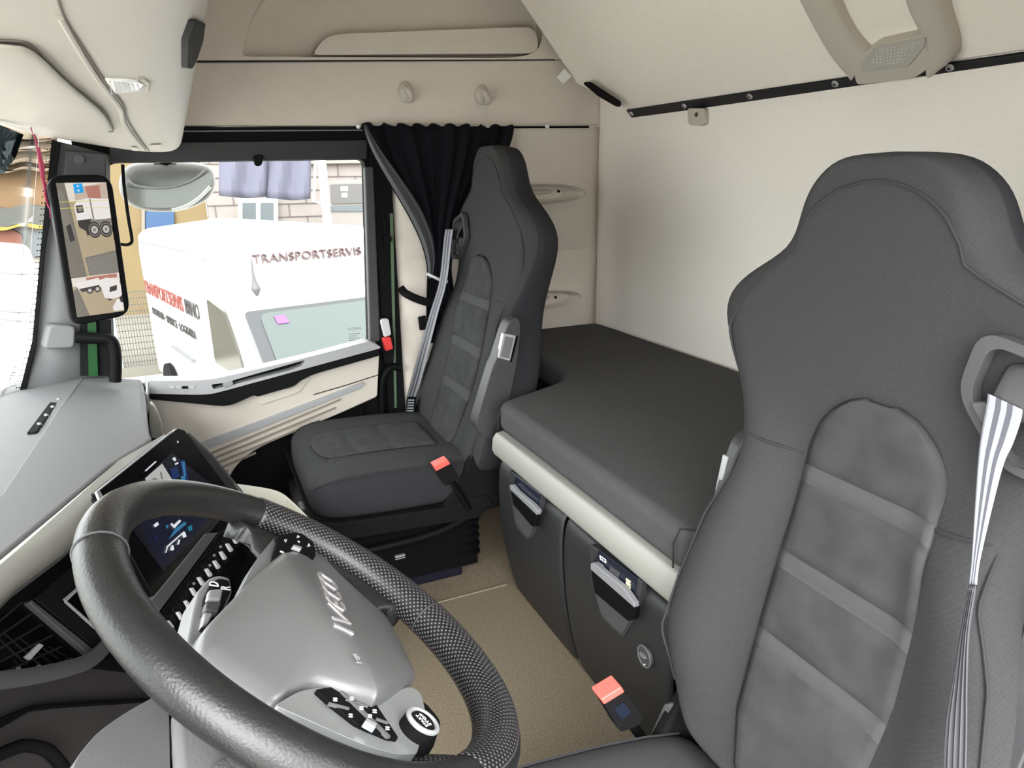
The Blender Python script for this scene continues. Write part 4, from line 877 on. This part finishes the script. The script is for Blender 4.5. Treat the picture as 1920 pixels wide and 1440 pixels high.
# ================================================================ STEERING WHEEL
WC = V((-.649, -.064, .695)); WN = V((0, -.618, .786)).normalized(); WU = V((0, .786, .618)).normalized()
def H(h, *pts): return [atp(u, v, WC + WN * h, WN) for u, v in pts]
col = thing('steering_column', 'grey plastic steering column shroud beneath the wheel', 'column', WC - WN * .30 + V((0, .10, -.12)))
plate('shroud_side', rnd(H(-.085, (120, 1520), (140, 1424), (183, 1372), (236, 1335), (278, 1312), (312, 1292), (318, 1340), (322, 1520)), .012), -WN * .12, GREYP, col, bevel=.012)
plate('shroud_cover', rnd(H(-.078, (328, 1316), (420, 1250), (560, 1330), (620, 1420), (600, 1520), (345, 1520), (335, 1420)), .02), -WN * .014, mat('shroud_light', (.17, .17, .172), .6, bump=.15, bscale=300), col, bevel=.012)
plate('shroud_slot', H(-.094, (305, 1290), (420, 1255), (620, 1420), (600, 1520), (300, 1520)), -WN * .05, BLACK, col)
tube('column_tube', [WC - WN * .03, WC - WN * .34 + V((0, .05, 0))], .055, BLACKM, col, seg=20)
plate('grain_pad', rnd(H(-.072, (385, 1520), (400, 1430), (430, 1412), (470, 1408), (492, 1440), (500, 1520)), .01), -WN * .01, mat('grain_grey', (.12, .12, .122), .55, bump=.8, bscale=220), col, bevel=.004)
stalk = thing('gear_stalk', 'grey and black gear selector stalk behind the steering wheel', 'stalk', H(-.06, (395, 1140))[0])
plate('stalk_body', rnd(H(-.05, (350, 1208), (363, 1140), (372, 1106), (392, 1083), (409, 1077), (432, 1083), (437, 1108), (420, 1150), (385, 1200), (372, 1215)), .006), -WN * .03, GREYL, stalk, bevel=.006)
plate('stalk_face', rnd(H(-.047, (376, 1180), (383, 1120), (395, 1094), (410, 1084), (430, 1088), (433, 1108), (415, 1150), (384, 1182)), .005), -WN * .01, BLACK, stalk, bevel=.002)
for a in (((389, 1122), (393, 1104), (420, 1102), (416, 1124)), ((380, 1170), (384, 1146), (402, 1148), (392, 1166))):
    plate('ring_roller', H(-.042, *a), -WN * .012, SILVER, stalk, bevel=.003)
plate('ring_band', H(-.040, (386, 1142), (388, 1126), (416, 1127), (410, 1146)), -WN * .015, GREYD, stalk, bevel=.002)
bm = bmesh.new()
text_bm(bm, 'D', *H(-.044, (410, 1100), (409, 1092)), WU * -0 + V((-.1, .4, .2)), .0008, 0, None, out=WN); text_bm(bm, 'R', *H(-.044, (432, 1107), (431, 1100)), V((-.1, .4, .2)), .0008, 0, None, out=WN)
fin('gear_letters', bm, INKW, stalk)
wh = thing('steering_wheel', 'black leather steering wheel with metal lettering in the near foreground', 'steering wheel', WC - WN * .05)
def rim(a0, a1, n, Rf, rf, m, nm, closed=False):
    P = []; rr = []
    for i in range(n + 1):
        a = math.radians(lerp(a0, a1, i / n)); r = rf(a); P.append(WC + V((1, 0, 0)) * (math.cos(a) * (Rf(a))) + WU * (math.sin(a) * Rf(a))); rr.append(r)
    bm = bmesh.new(); bm_tube(bm, P, rr, 22, closed, up=WN, flat=.92); return fin(nm, bm, m, wh, angle=70)
rf = lambda a: .0200 + .0042 * sst(.1, -.9, math.sin(a))
Rf = lambda a: .2310 - rf(a)
rim(0, 359.999, 180, Rf, rf, LEATH, 'rim')
rows = []                                                # perforated grip on the inner top of the lower half
for i in range(91):
    a = math.radians(lerp(-150, 14, i / 90)); r = rf(a) + .0007; c = WC + V((1, 0, 0)) * (math.cos(a) * Rf(a)) + WU * (math.sin(a) * Rf(a)); ra = (c - WC).normalized()
    rows.append([c + ra * (r * math.cos(math.radians(q))) + WN * (r * .92 * math.sin(math.radians(q))) for q in range(58, 236, 11)])
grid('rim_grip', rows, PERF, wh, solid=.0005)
bm = bmesh.new()
for a in (97, -58):
    c = WC + V((1, 0, 0)) * math.cos(math.radians(a)) * Rf(math.radians(a)) + WU * math.sin(math.radians(a)) * Rf(math.radians(a)); ra = (c - WC).normalized(); rr = rf(math.radians(a)) + .0002
    bm_tube(bm, [c + ra * (rr * math.cos(2 * math.pi * k / 24)) + WN * (rr * .92 * math.sin(2 * math.pi * k / 24)) for k in range(24)], .0011, 6, True)
bm_tube(bm, [WC + V((1, 0, 0)) * (math.cos(a) * (Rf(a) + rf(a) * .53)) + WU * (math.sin(a) * (Rf(a) + rf(a) * .53)) + WN * rf(a) * .79 for a in [math.radians(lerp(-150, 14, i / 60)) for i in range(61)]], .0011, 6)
fin('rim_seam', bm, mat('leather_seam', (.05, .05, .052), .5), wh)
def drop(p):                                             # the hub cover falls away on both sides of a soft ridge
    b = (p - WC).dot(WU) * .85 - (p - WC).x * .35 - .016; s = math.sqrt(b * b + .0003)
    return .40 * (s + b) / 2 + .22 * (s - b) / 2 - .006
def bend(p): return p - WN * max(0, drop(p))
def HB(h, *pts):                                         # places on the ridged cover
    out = []
    for u, v in pts:
        p = atp(u, v, WC + WN * h, WN)
        for _ in range(8): p = atp(u, v, WC + WN * (h - drop(p)), WN)
        out.append(p)
    return out
def band(nm, outer, inner, m):                            # leather bridge from rim to hub
    so, si = smoothpath(outer, 5), smoothpath(inner, 5)
    rows = [[lerp(a, b, k / 8) + WN * (.012 * math.sin(math.pi * k / 8)) for k in range(9)] for a, b in zip(so, si)]
    return grid(nm, rows, m, wh, solid=.022)
def polar(a, r, h=0): a = math.radians(a); return WC + V((1, 0, 0)) * (math.cos(a) * r) + WU * (math.sin(a) * r) + WN * h
band('spoke_leather', [polar(a, .205, -.012) for a in (-50, -35, -20, -5, 10, 22)], [polar(a, r, -.022) for a, r in ((-44, .150), (-34, .125), (-20, .11), (-5, .11), (10, .12), (18, .155))], LEATH)
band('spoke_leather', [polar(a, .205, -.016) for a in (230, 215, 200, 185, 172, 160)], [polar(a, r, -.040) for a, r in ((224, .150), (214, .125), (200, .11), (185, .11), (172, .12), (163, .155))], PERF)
sil = mat('spoke_satin', (.30, .31, .31), .30, metal=.4)
p_ = plate('spoke_panel', rnd(H(-.006, (515, 1322), (560, 1296), (592, 1290), (640, 1282), (716, 1308), (768, 1286), (790, 1298), (800, 1345), (782, 1413), (750, 1415), (690, 1400)), [.004, .01, .01, .01, .01, .01, .01, .01, .004, .004, .02]), -WN * .022, sil, wh, bevel=.002)
kp = plate('keypad', rnd(H(-.002, (592, 1292), (640, 1284), (706, 1320), (749, 1384), (728, 1381), (668, 1355), (622, 1319)), .003), -WN * .006, BLACK, p_, bevel=.001)
bm = bmesh.new()
for q in (((640, 1296), (644, 1294), (733, 1380), (727, 1380)), ((650, 1308), (690, 1322), (691, 1324), (650, 1310)), ((617, 1316), (655, 1326), (656, 1328), (617, 1318)), ((706, 1345), (728, 1353), (729, 1355), (706, 1347))): bm_plate(bm, H(.0, *q), -WN * .003)
fin('keypad_divider', bm, GREYP, kp)
plate('thumb_roller', H(.004, (688, 1346), (708, 1356), (705, 1364), (684, 1352)), -WN * .006, SILVER, kp, bevel=.001)
bm = bmesh.new()
for u, v in ((629, 1311), (660, 1309), (678, 1327), (703, 1333), (658, 1341), (694, 1342), (727, 1365)):
    for q in range(2): bm_plate(bm, H(.0005, (u - 4, v - 3 + 4 * q), (u + 2, v - 3 + 4 * q), (u + 4, v - 1 + 4 * q), (u - 2, v - 1 + 4 * q)), -WN * .0006)
fin('keypad_marking', bm, INKW, kp)
p_ = plate('spoke_panel', [bend(p) for p in rnd(H(.002, (430, 1160), (455, 1110), (480, 1050), (518, 1002), (528, 993), (567, 996), (591, 1016), (606, 1050), (560, 1080), (480, 1110)), .008)], -WN * .020, sil, wh, bevel=.002)
kp = plate('keypad', rnd(H(.005, (523, 1006), (546, 1002), (547, 999), (568, 1000), (570, 1003), (588, 1017), (592, 1042), (580, 1060), (512, 1050)), .002), -WN * .006, BLACK, p_, bevel=.001)
plate('thumb_roller', H(.009, (551, 1020), (567, 1025), (565, 1030), (549, 1024)), -WN * .006, SILVER, kp, bevel=.001)
bm = bmesh.new()
for (u, v), d in (((536, 1013), 0), ((559, 1006), 1), ((579, 1022), 2), ((560, 1029), 3)):
    for s_ in (1.0,):
        dx, dy = ((-1, -.35), (-.2, -1), (1, .5), (.2, 1))[d]; a = (u + 3 * dx, v + 3 * dy); b = (u - 3 * dy - 1.5 * dx, v + 3 * dx - 1.5 * dy); c = (u + 3 * dy - 1.5 * dx, v - 3 * dx - 1.5 * dy)
        m0 = lambda q: (u + (q[0] - u) * .5, v + (q[1] - v) * .5); bm_plate(bm, H(.0062, a, b, c), -WN * .0006, [H(.0062, m0(a), m0(b), m0(c))])
bm_disc(bm, H(.0055, (560, 1016))[0], WN, .0016, .0007, 8)
bm_plate(bm, H(.0062, (526, 1032), (533, 1035), (532, 1037), (525, 1034)), -WN * .0006)
fin('keypad_marking', bm, INKW, kp)
# hub with raised lettering
ho = HB(.006, (376, 1222), (376, 1193), (387, 1173), (427, 1131), (467, 1090), (513, 1047), (530, 1037), (570, 1033), (604, 1039), (624, 1055), (660, 1087), (696, 1125), (726, 1164), (757, 1219), (777, 1264), (780, 1273), (768, 1283), (742, 1295), (712, 1308), (700, 1307), (660, 1297), (604, 1282), (577, 1284), (540, 1303), (515, 1316), (482, 1295), (423, 1258), (387, 1233))
hc = sum(ho, V()) / len(ho)
def onhub(p, h): q = p - WN * (p - WC).dot(WN); return q + WN * (h + .006 - drop(q))
def ring(s, h): return [onhub(hc + (p - hc) * s, h) for p in ho]
ho = smoothpath(ho, 4, True)
rings = [ring(s, h) for s, h in ((.97, -.045), (1.0, -.012), (.995, -.003), (.975, .002), (.94, .005), (.88, .0065), (.8, .008), (.7, .009), (.6, .0097), (.5, .0103), (.4, .0107), (.3, .011), (.2, .011), (.1, .011))]
bm = bmesh.new(); bm_loft(bm, rings); fin('hub_cover', bm, mat('hub_grey', (.115, .115, .116), .33, bump=.06, bscale=700), wh, angle=60)
EB0, EB1 = HB(.0185, (664, 1189), (627, 1091)); EX = (EB1 - EB0); EL = EX.length; EX.normalize(); EU = (WU - EX * WU.dot(EX)).normalized()
GLY = [[[(.02, 0), (.02, 1)]], [[(.11, 1), (.19, 0), (.36, 1)]], [[(.56, 1), (.45, 1), (.40, .85), (.40, .15), (.45, 0), (.56, 0)], [(.44, .5), (.54, .5)]], [[(.77, 1), (.66, 1), (.61, .85), (.61, .15), (.66, 0), (.77, 0)]], [[(.87, 0), (.82, .15), (.82, .85), (.87, 1), (.96, 1), (1.0, .85), (1.0, .15), (.96, 0), (.87, 0)]]]
bm = bmesh.new()
for strokes in GLY:
    for st in strokes:
        pl = [EB0 + EX * (x * EL) + EU * (y * .0215) for x, y in st]; L_, R_ = [], []
        for i in range(len(pl)):
            d = (pl[min(i + 1, len(pl) - 1)] - pl[max(i - 1, 0)]).normalized(); n_ = d.cross(WN).normalized() * .0021
            L_.append(pl[i] + n_); R_.append(pl[i] - n_)
        bm_loft(bm, [[onhub(a, .0095), onhub(a, .0126), onhub(c, .0126), onhub(c, .0095)] for a, c in zip(L_, R_)])
fin('emblem_letters', bm, mat('emblem_metal', (.55, .53, .53), .25, metal=.5), wh, angle=30)
bm = bmesh.new(); q = HB(.0185, (668, 1240), (678, 1241), (679, 1243), (668, 1242)); bm_plate(bm, q, -WN * .0006); text_bm(bm, 'B', *HB(.0185, (670, 1238), (676, 1236)), WU, .0006, 0, None, out=WN); fin('hub_mark', bm, GREYL, wh)
# start button on the lower left spoke
bc = H(.006, (793, 1352))[0]; bx = V((-.05, -.60, .80)).normalized()
sb = disc('start_button', bc - bx * .040, bx, .0185, .038, BLACKM, wh, seg=32, r2=.0165)
bm = bmesh.new(); bm_tube(bm, [bc + V((1, 0, 0)) * .0145 * math.cos(2 * math.pi * k / 32) + bx.cross(V((1, 0, 0))) * .0145 * math.sin(2 * math.pi * k / 32) for k in range(32)], .0024, 8, True); fin('button_ring', bm, SILVER, sb)
disc('button_cap', bc - bx * .003, bx, .0125, .004, BLACKM, sb, seg=28, r2=.011)
bm = bmesh.new()
bu = (H(.01, (770, 1360))[0] - H(.01, (800, 1350))[0]); bu = (bu - bx * bu.dot(bx)).normalized()
tb = bx.cross(bu)
for s_, o in (('START', -.0028), ('STOP', .0028)):
    text_bm(bm, s_, bc + bx * .0012 - (-tb) * .007 - bu * (o + .0018) , bc + bx * .0012 + (-tb) * .007 - bu * (o + .0018), bu, .0006, 0, .0034, out=bx)
fin('button_text', bm, INKW, sb)
plate('spoke_base', rnd(H(-.016, (735, 1318), (770, 1300), (800, 1316), (830, 1352), (815, 1400), (775, 1412), (745, 1360)), .008), -WN * .02, BLACKM, wh, bevel=.004)
# ================================================================ OUTSIDE
GZ = -1.45
struct(box('street_ground', (6, 0, GZ - .05), (60, 60, .1), mat('pale_bounce_ground', (.45, .43, .39), .9, bump=.3, bscale=20, var=.1, vscale=3)))  # ground colour raised well above asphalt to bounce daylight up into the cab
PAVE = mat('pale_paving', (.13, .12, .10), .9, var=.06, vscale=5)
struct(box('pavement', (11.6, 2, GZ + .06), (4.6, 40, .12), PAVE))
# building across the street
FX = 14.0
fs = thing('stone_facade', 'pale banded stone house front across the street, right half of the window view', 'building', (FX + .5, -1, GZ))
stone = mat('pale_stone', (.17, .147, .135), .9, var=.06, vscale=4)
def FP(*pts): return [atx(u, v, FX) for u, v in pts]
def wallrect(u0, u1, zt, x=FX):
    a, b = atx(u0, 380, x), atx(u1, 380, x); return [V((x, a.y, GZ)), V((x, b.y, GZ)), V((x, b.y, zt)), V((x, a.y, zt))]
plate('wall', wallrect(388, 900, 6), (.5, 0, 0), stone, fs)
bm = bmesh.new(); y0, y1 = atx(388, 380, FX).y, atx(900, 380, FX).y; z = GZ + .3; r = 0
while z < 5.8:
    bm_box(bm, (FX - .004, (y0 + y1) / 2, z), (.03, abs(y1 - y0), .014)); k = 0; y = min(y0, y1) + (.35 if r % 2 else 0)
    while y < max(y0, y1): bm_box(bm, (FX - .004, y, z + .13), (.03, .012, .26)); y += .70
    z += .26; r += 1
fin('block_joints', bm, mat('joint_grey', (.075, .065, .058), .9), fs)
fw = plate('house_window', FP((446, 372), (520, 372), (520, 470), (446, 470)), (-.12, 0, 0), WHITEP, fs, bevel=.01)
for a, b in ((454, 480), (488, 513)): plate('pane', [atx(u, v, FX - .125) for u, v in ((a, 380), (b, 380), (b, 462), (a, 462))], (-.01, 0, 0), mat('window_dark', (.06, .07, .074), .15), fw)
plate('cornice', FP((470, 296), (730, 292), (730, 306), (470, 310)), (-.14, 0, 0), stone, fs, bevel=.02)
dr = plate('house_door', FP((614, 338), (700, 336), (700, 480), (614, 480)), (-.10, 0, 0), mat('door_surround', (.16, .145, .135), .8), fs, bevel=.02)
plate('door_leaf', [atx(u, v, FX - .11) for u, v in ((620, 346), (700, 344), (700, 380), (622, 382))], (-.02, 0, 0), mat('door_grey', (.07, .064, .062), .6), dr)
plate('shop_window', [atx(u, v, FX - .11) for u, v in ((620, 386), (700, 384), (700, 396), (620, 396))], (-.02, 0, 0), mat('window_dark', ()), dr)
bm = bmesh.new()
for q in (((639, 350), (652, 350), (652, 358), (639, 358)), ((641, 362), (651, 362), (651, 370), (641, 370))): bm_plate(bm, [atx(u, v, FX - .14) for u, v in q], (.005, 0, 0))
fin('door_notice', bm, WHITEP, dr)
ye = thing('yellow_facade', 'yellow rendered house front across the street behind the white van', 'building', (FX + .6, 1.2, GZ))
plate('wall', wallrect(155, 386, 6, FX + .02), (.5, 0, 0), mat('yellow_render', (.115, .080, .036), .9, var=.05, vscale=3), ye)
plate('blue_sign', FP((272, 396), (327, 396), (327, 436), (272, 436)), (-.05, 0, 0), mat('blue_sign_paint', (.006, .033, .09), .5), ye, bevel=.01)
plate('pilaster', FP((266, 380), (272, 380), (272, 470), (266, 470)), (-.08, 0, 0), mat('pale_pilaster', (.14, .12, .10), .9), ye)
orr = thing('orange_facade', 'ornate orange house front seen through the windscreen', 'building', (FX + .6, 3.2, GZ))
FO = FX + .05
plate('wall', wallrect(-260, 112, 6, FO + .1), (.5, 0, 0), mat('orange_render', (.11, .065, .030), .9, var=.06, vscale=2), orr)
def wave(v, h, u0=-60, u1=110):
    t = [atx(u, v + 3 * math.sin(u * .09) - .05 * (u - 40), FO) for u in range(u0, u1, 8)]; b = [atx(u, v + h + 3 * math.sin(u * .09 + .4) - .05 * (u - 40), FO) for u in range(u0, u1, 8)]
    return t + b[::-1]
plate('moulding', wave(238, 70), (-.05, 0, 0), mat('cream_stucco', (.115, .09, .06), .9, var=.05, vscale=2), orr)
for v, h in ((262, 5), (280, 6), (300, 8), (316, 6)): plate('cornice', wave(v, h), (-.22, 0, 0), mat('cream_cornice', (.09, .066, .042), .9), orr, bevel=.02)
plate('awning', wave(386, 34), (-.30, 0, 0), mat('grey_awning', (.042, .042, .037), .8), orr)
plate('yellow_band', wave(420, 6), (-.34, 0, 0), mat('yellow_band_paint', (.15, .115, .012), .7), orr)
plate('pale_shopfront', wave(426, 120), (-.06, 0, 0), mat('pale_front', (.2, .19, .17), .8), orr)
plate('red_arch', [atx(u, v, FO - .2) for u, v in ((-60, 395), (4, 398), (12, 425), (40, 440), (50, 478), (-60, 478))], (.1, 0, 0), mat('red_render', (.10, .033, .018), .8), orr)
plate('shop_glass', [atx(u, v, FO - .2) for u, v in ((58, 438), (80, 432), (78, 480), (58, 482))], (.1, 0, 0), mat('window_dark', ()), orr)
# lamp post with its violet banner
pt = atx(612, 380, 11.5); lp = thing('lamp_post', 'white lamp post across the street carrying a pale violet banner', 'post', (11.5, pt.y, GZ + .12))
tube('post', [V((11.5, pt.y, GZ + .12)), V((11.5, pt.y + .05, 5))], .075, WHITEP, lp, seg=14)
tube('banner_arm', [atx(594, 250, 11.5), atx(588, 378, 11.5), V((11.5, pt.y, atx(612, 384, 11.5).z))], .022, WHITEP, lp)
tube('banner_arm', [V((11.5, pt.y, atx(612, 252, 11.5).z)), atx(405, 250, 11.5)], .022, WHITEP, lp)
for (a, b, w) in ((411, 500, 372), (500, 582, 376)):
    rows = [[atx(lerp(a, b, k / 12), lerp(250, w - 8 * abs(k / 12 - .6), i / 8), 11.5) + V((.06 * math.sin(k * .9 + i * .3), 0, 0)) for k in range(13)] for i in range(9)]
    grid('banner', rows, mat('violet_cloth', (.075, .073, .10), .9), lp, solid=.01)
# mesh fence by the pavement
fe = thing('mesh_fence', 'wire mesh fence along the pavement left of the van', 'fence', (9.4, 1.2, GZ))
bm = bmesh.new(); y0, y1 = atx(300, 600, 9.4).y, atx(120, 600, 9.4).y
for i in range(34): bm_box(bm, (9.4, lerp(y0, y1, i / 33), GZ + .62), (.008, .008, 1.1))
for i in range(13): bm_box(bm, (9.4, (y0 + y1) / 2, GZ + .1 + i * .088), (.008, abs(y1 - y0), .008))
fin('wire_mesh', bm, mat('fence_wire', (.07, .065, .058), .6), fe)
for y in (y0, (y0 + y1) / 2, y1): box('fence_post', (9.4, y, GZ + .62), (.05, .05, 1.25), GREYL, fe)
# outer kerb mirror above the window
km = thing('kerb_mirror', 'grey outer kerb mirror hanging above the side window', 'mirror', atx(318, 320, 1.42))
bm = bmesh.new(); oo = [atx(u, v, 1.42) for u, v in ((222, 350), (228, 322), (250, 306), (310, 302), (372, 305), (400, 318), (404, 348), (390, 374), (352, 392), (310, 398), (266, 394), (234, 378))]
oo = smoothpath(oo, 4, True); cc = sum(oo, V()) / len(oo)
bm_loft(bm, [[p + V((.05, 0, 0)) for p in oo], [cc + (p - cc) * 1.0 for p in oo], [cc + (p - cc) * .95 + V((-.02, 0, 0)) for p in oo], [cc + (p - cc) * .6 + V((-.03, 0, 0)) for p in oo]])
fin('mirror_shell', bm, mat('mirror_shell_grey', (.13, .133, .13), .25, spec=.6), km, sub=1)
mg = [atx(u, v, 1.388) for u, v in ((232, 345), (246, 352), (290, 355), (340, 350), (376, 333), (396, 322), (396, 346), (380, 368), (350, 384), (310, 390), (262, 386), (236, 368))]
plate('mirror_glass', smoothpath(mg, 3, True), (.004, 0, 0), mat('mirror_face', (.19, .195, .185), .15, spec=.7), km)
tube('mirror_rim', [atx(u, v, 1.385) for u, v in ((240, 336), (255, 348), (290, 353), (330, 350), (366, 335), (386, 318))], .004, GREYL, km, n=4)
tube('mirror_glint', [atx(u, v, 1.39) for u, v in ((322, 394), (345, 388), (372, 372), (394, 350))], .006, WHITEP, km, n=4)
plate('mirror_foot', rnd([atx(u, v, 1.40) for u, v in ((285, 306), (334, 306), (334, 316), (312, 322), (290, 316))], .01), (.05, 0, 0), BLACKM, km, bevel=.004)
tube('mirror_arm', [atx(312, 312, 1.42), V((1.38, atx(312, 312, 1.42).y, 1.24)), V((1.12, atx(312, 312, 1.2).y, 1.32))], .02, BLACKM, km)
# ---------------------------------------------------------------- vans
VWHITE = mat('white_van_paint', (.78, .78, .78), .35, coat=.3)
def van(name, label, org, ang, scale, writing):
    e1 = V((math.cos(ang), math.sin(ang), 0)); e2 = V((math.sin(ang), -math.cos(ang), 0))
    def P(s, w, z): return org + e1 * (s * scale) + e2 * (w * scale) + V((0, 0, z * scale))
    r = thing(name, label, 'van', P(1.2, 1.0, -2.05))
    zb = -1.95
    prof = [(3.55, zb), (3.60, -.30), (3.52, -.03), (3.40, .0), (1.2, .035), (.62, .0), (.40, -.07), (.05, -.62), (-.02, -.74), (-.68, -1.26), (-1.25, -1.38), (-1.42, -1.52), (-1.46, zb)]
    loops = []
    for w, ins in ((0.0, .10), (.03, .03), (.12, 0), (1.0, -.03), (1.88, 0), (1.97, .03), (2.0, .10)):
        cx_, cz_ = 1.2, -1.0; dzt = {0.0: -.22, .03: -.19, .12: -.15, 1.0: -.06}.get(w, {1.88: -.15, 1.97: -.19, 2.0: -.22}.get(w, 0)); loops.append([P(s + (cx_ - s) * max(0, ins) * .35, w, z + dzt * sst(-.7, -.05, z)) for s, z in prof])
    bm = bmesh.new(); bm_loft(bm, loops); fin('body', bm, VWHITE, r, bevel=.03, angle=25)
    def up(s): return interp(s, [-.68, -.02], [-1.26, -.74])
    nrm = (e1.cross(V((0, 0, 1)))); 
    ws = [P(-.03, .10, -.735), P(-.03, 1.9, -.735), P(-.66, 1.94, -1.235), P(-.66, .06, -1.235)]
    fn = (ws[1] - ws[0]).cross(ws[3] - ws[0]).normalized(); fn = fn if fn.x < 0 else -fn
    plate('windscreen_frame', [p + fn * .03 for p in rnd(ws, .06)], -fn * .05, mat('van_frame_grey', (.028, .028, .03), .4), r)
    wi = [P(-.07, .22, -.765), P(-.07, 1.78, -.765), P(-.64, 1.84, -1.215), P(-.64, .17, -1.215)]
    wsn = plate('windscreen', [p + fn * .036 for p in rnd(wi, .08)], -fn * .02, mat('van_glass', (.045, .055, .052), .12), r)
    sw_ = [P(.10, -.004, -.72), P(.62, -.004, -.66), P(.62, -.004, -1.28), P(-.30, -.004, -1.28), P(-.12, -.004, -.98)]
    sd = (e2 * -1)
    plate('door_window', [p for p in rnd(sw_, .06)], sd * .02, mat('van_side_glass', (.035, .032, .022), .15), r)
    tube('drip_rail', [P(3.4, -.005, -.30), P(1.2, -.005, -.27), P(.6, -.005, -.30)], .008, GREYP, r)
    for s in (2.6, .30): disc('wheel', P(s, -.02, -1.98), sd, .30 * scale, .05, BLACKM, r, seg=28)
    if writing:
        bm = bmesh.new()
        text_bm(bm, 'TRANSPORTSERVIS', P(3.45, -.012, -.93), P(1.62, -.012, -.93), V((0, 0, 1)), .01, 0, .16 * scale, out=sd)
        text_bm(bm, 'BRNO', P(1.52, -.012, -.93), P(1.0, -.012, -.93), V((0, 0, 1)), .01, 1, .16 * scale, out=sd)
        text_bm(bm, 'DOPRAVA · SPEDICE · LOGISTIKA', P(3.2, -.012, -1.17), P(1.25, -.012, -1.17), V((0, 0, 1)), .01, 1, .09 * scale, out=sd)
        fin('side_lettering', bm, [mat('letter_red', (.14, .022, .015), .5), mat('letter_dark', (.022, .018, .018), .5)], r)
        f2 = (P(.05, .1, -.62) - P(.40, .1, -.07)); 
        bm = bmesh.new(); pn = (P(.05, 1, -.62) - P(.05, 0, -.62)).cross(P(.40, 0, -.07) - P(.05, 0, -.62)).normalized(); pn = pn if pn.x < 0 else -pn
        text_bm(bm, 'TRANSPORTSERVIS', P(.21, .30, -.36) + pn * .06, P(.21, 1.37, -.36) + pn * .06, V((.3, 0, 1)), .04, 0, .075 * scale, out=pn)
        fin('front_lettering', bm, mat('letter_pale_red', (.05, .022, .022), .5), r)
        plate('purple_sticker', [p + fn * .045 for p in (P(-.12, .33, -.80), P(-.12, .43, -.80), P(-.19, .435, -.86), P(-.19, .335, -.86))], -fn * .01, mat('sticker_violet', (.13, .04, .15), .5), r)
        bm = bmesh.new(); bm_tube(bm, [P(2.3, -.03, -1.42), P(1.4, -.03, -1.42)], .02 * scale, 8); fin('slide_rail', bm, GREYP, r)
    return r, P
A_ = atx(432, 592, 5.24)
VR, VP_ = van('white_van', 'white high-roof panel van parked beside the truck, with red and dark lettering on its side', A_ + V((0, 0, .74 * 1.0)), math.radians(14), 1.0, True)
c = atx(480, 540, 4.9)
an = tube('teardrop_mirror', [atx(471, 486, 4.9), atx(474, 510, 4.9), atx(477, 528, 4.9), atx(480, 542, 4.9), atx(482, 555, 4.9)], [.006, .010, .020, .042, .012], mat('mirror_grey', (.06, .06, .058), .5), VR, seg=14, n=4)
c2 = thing('white_car', 'white vehicle parked ahead, seen through the corner of the windscreen', 'car', atx(20, 740, 5.2))
bm = bmesh.new()
for w in (0,):
    pr = [atx(u, v, 5.2) for u, v in ((-220, 500), (-60, 478), (40, 482), (62, 488), (74, 520), (76, 640), (70, 760), (-220, 800))]
    bm_plate(bm, rnd(pr, .15), (1.6, .3, 0))
fin('body', bm, VWHITE, c2, bevel=.08)
for v in (500, 572, 588): tube('panel_line', smoothpath([atx(u, v + 14 * math.sin((u + 40) * .02), 5.19) for u in (-60, -20, 20, 50, 72)], 4), .006, GREYP, c2, seg=6)
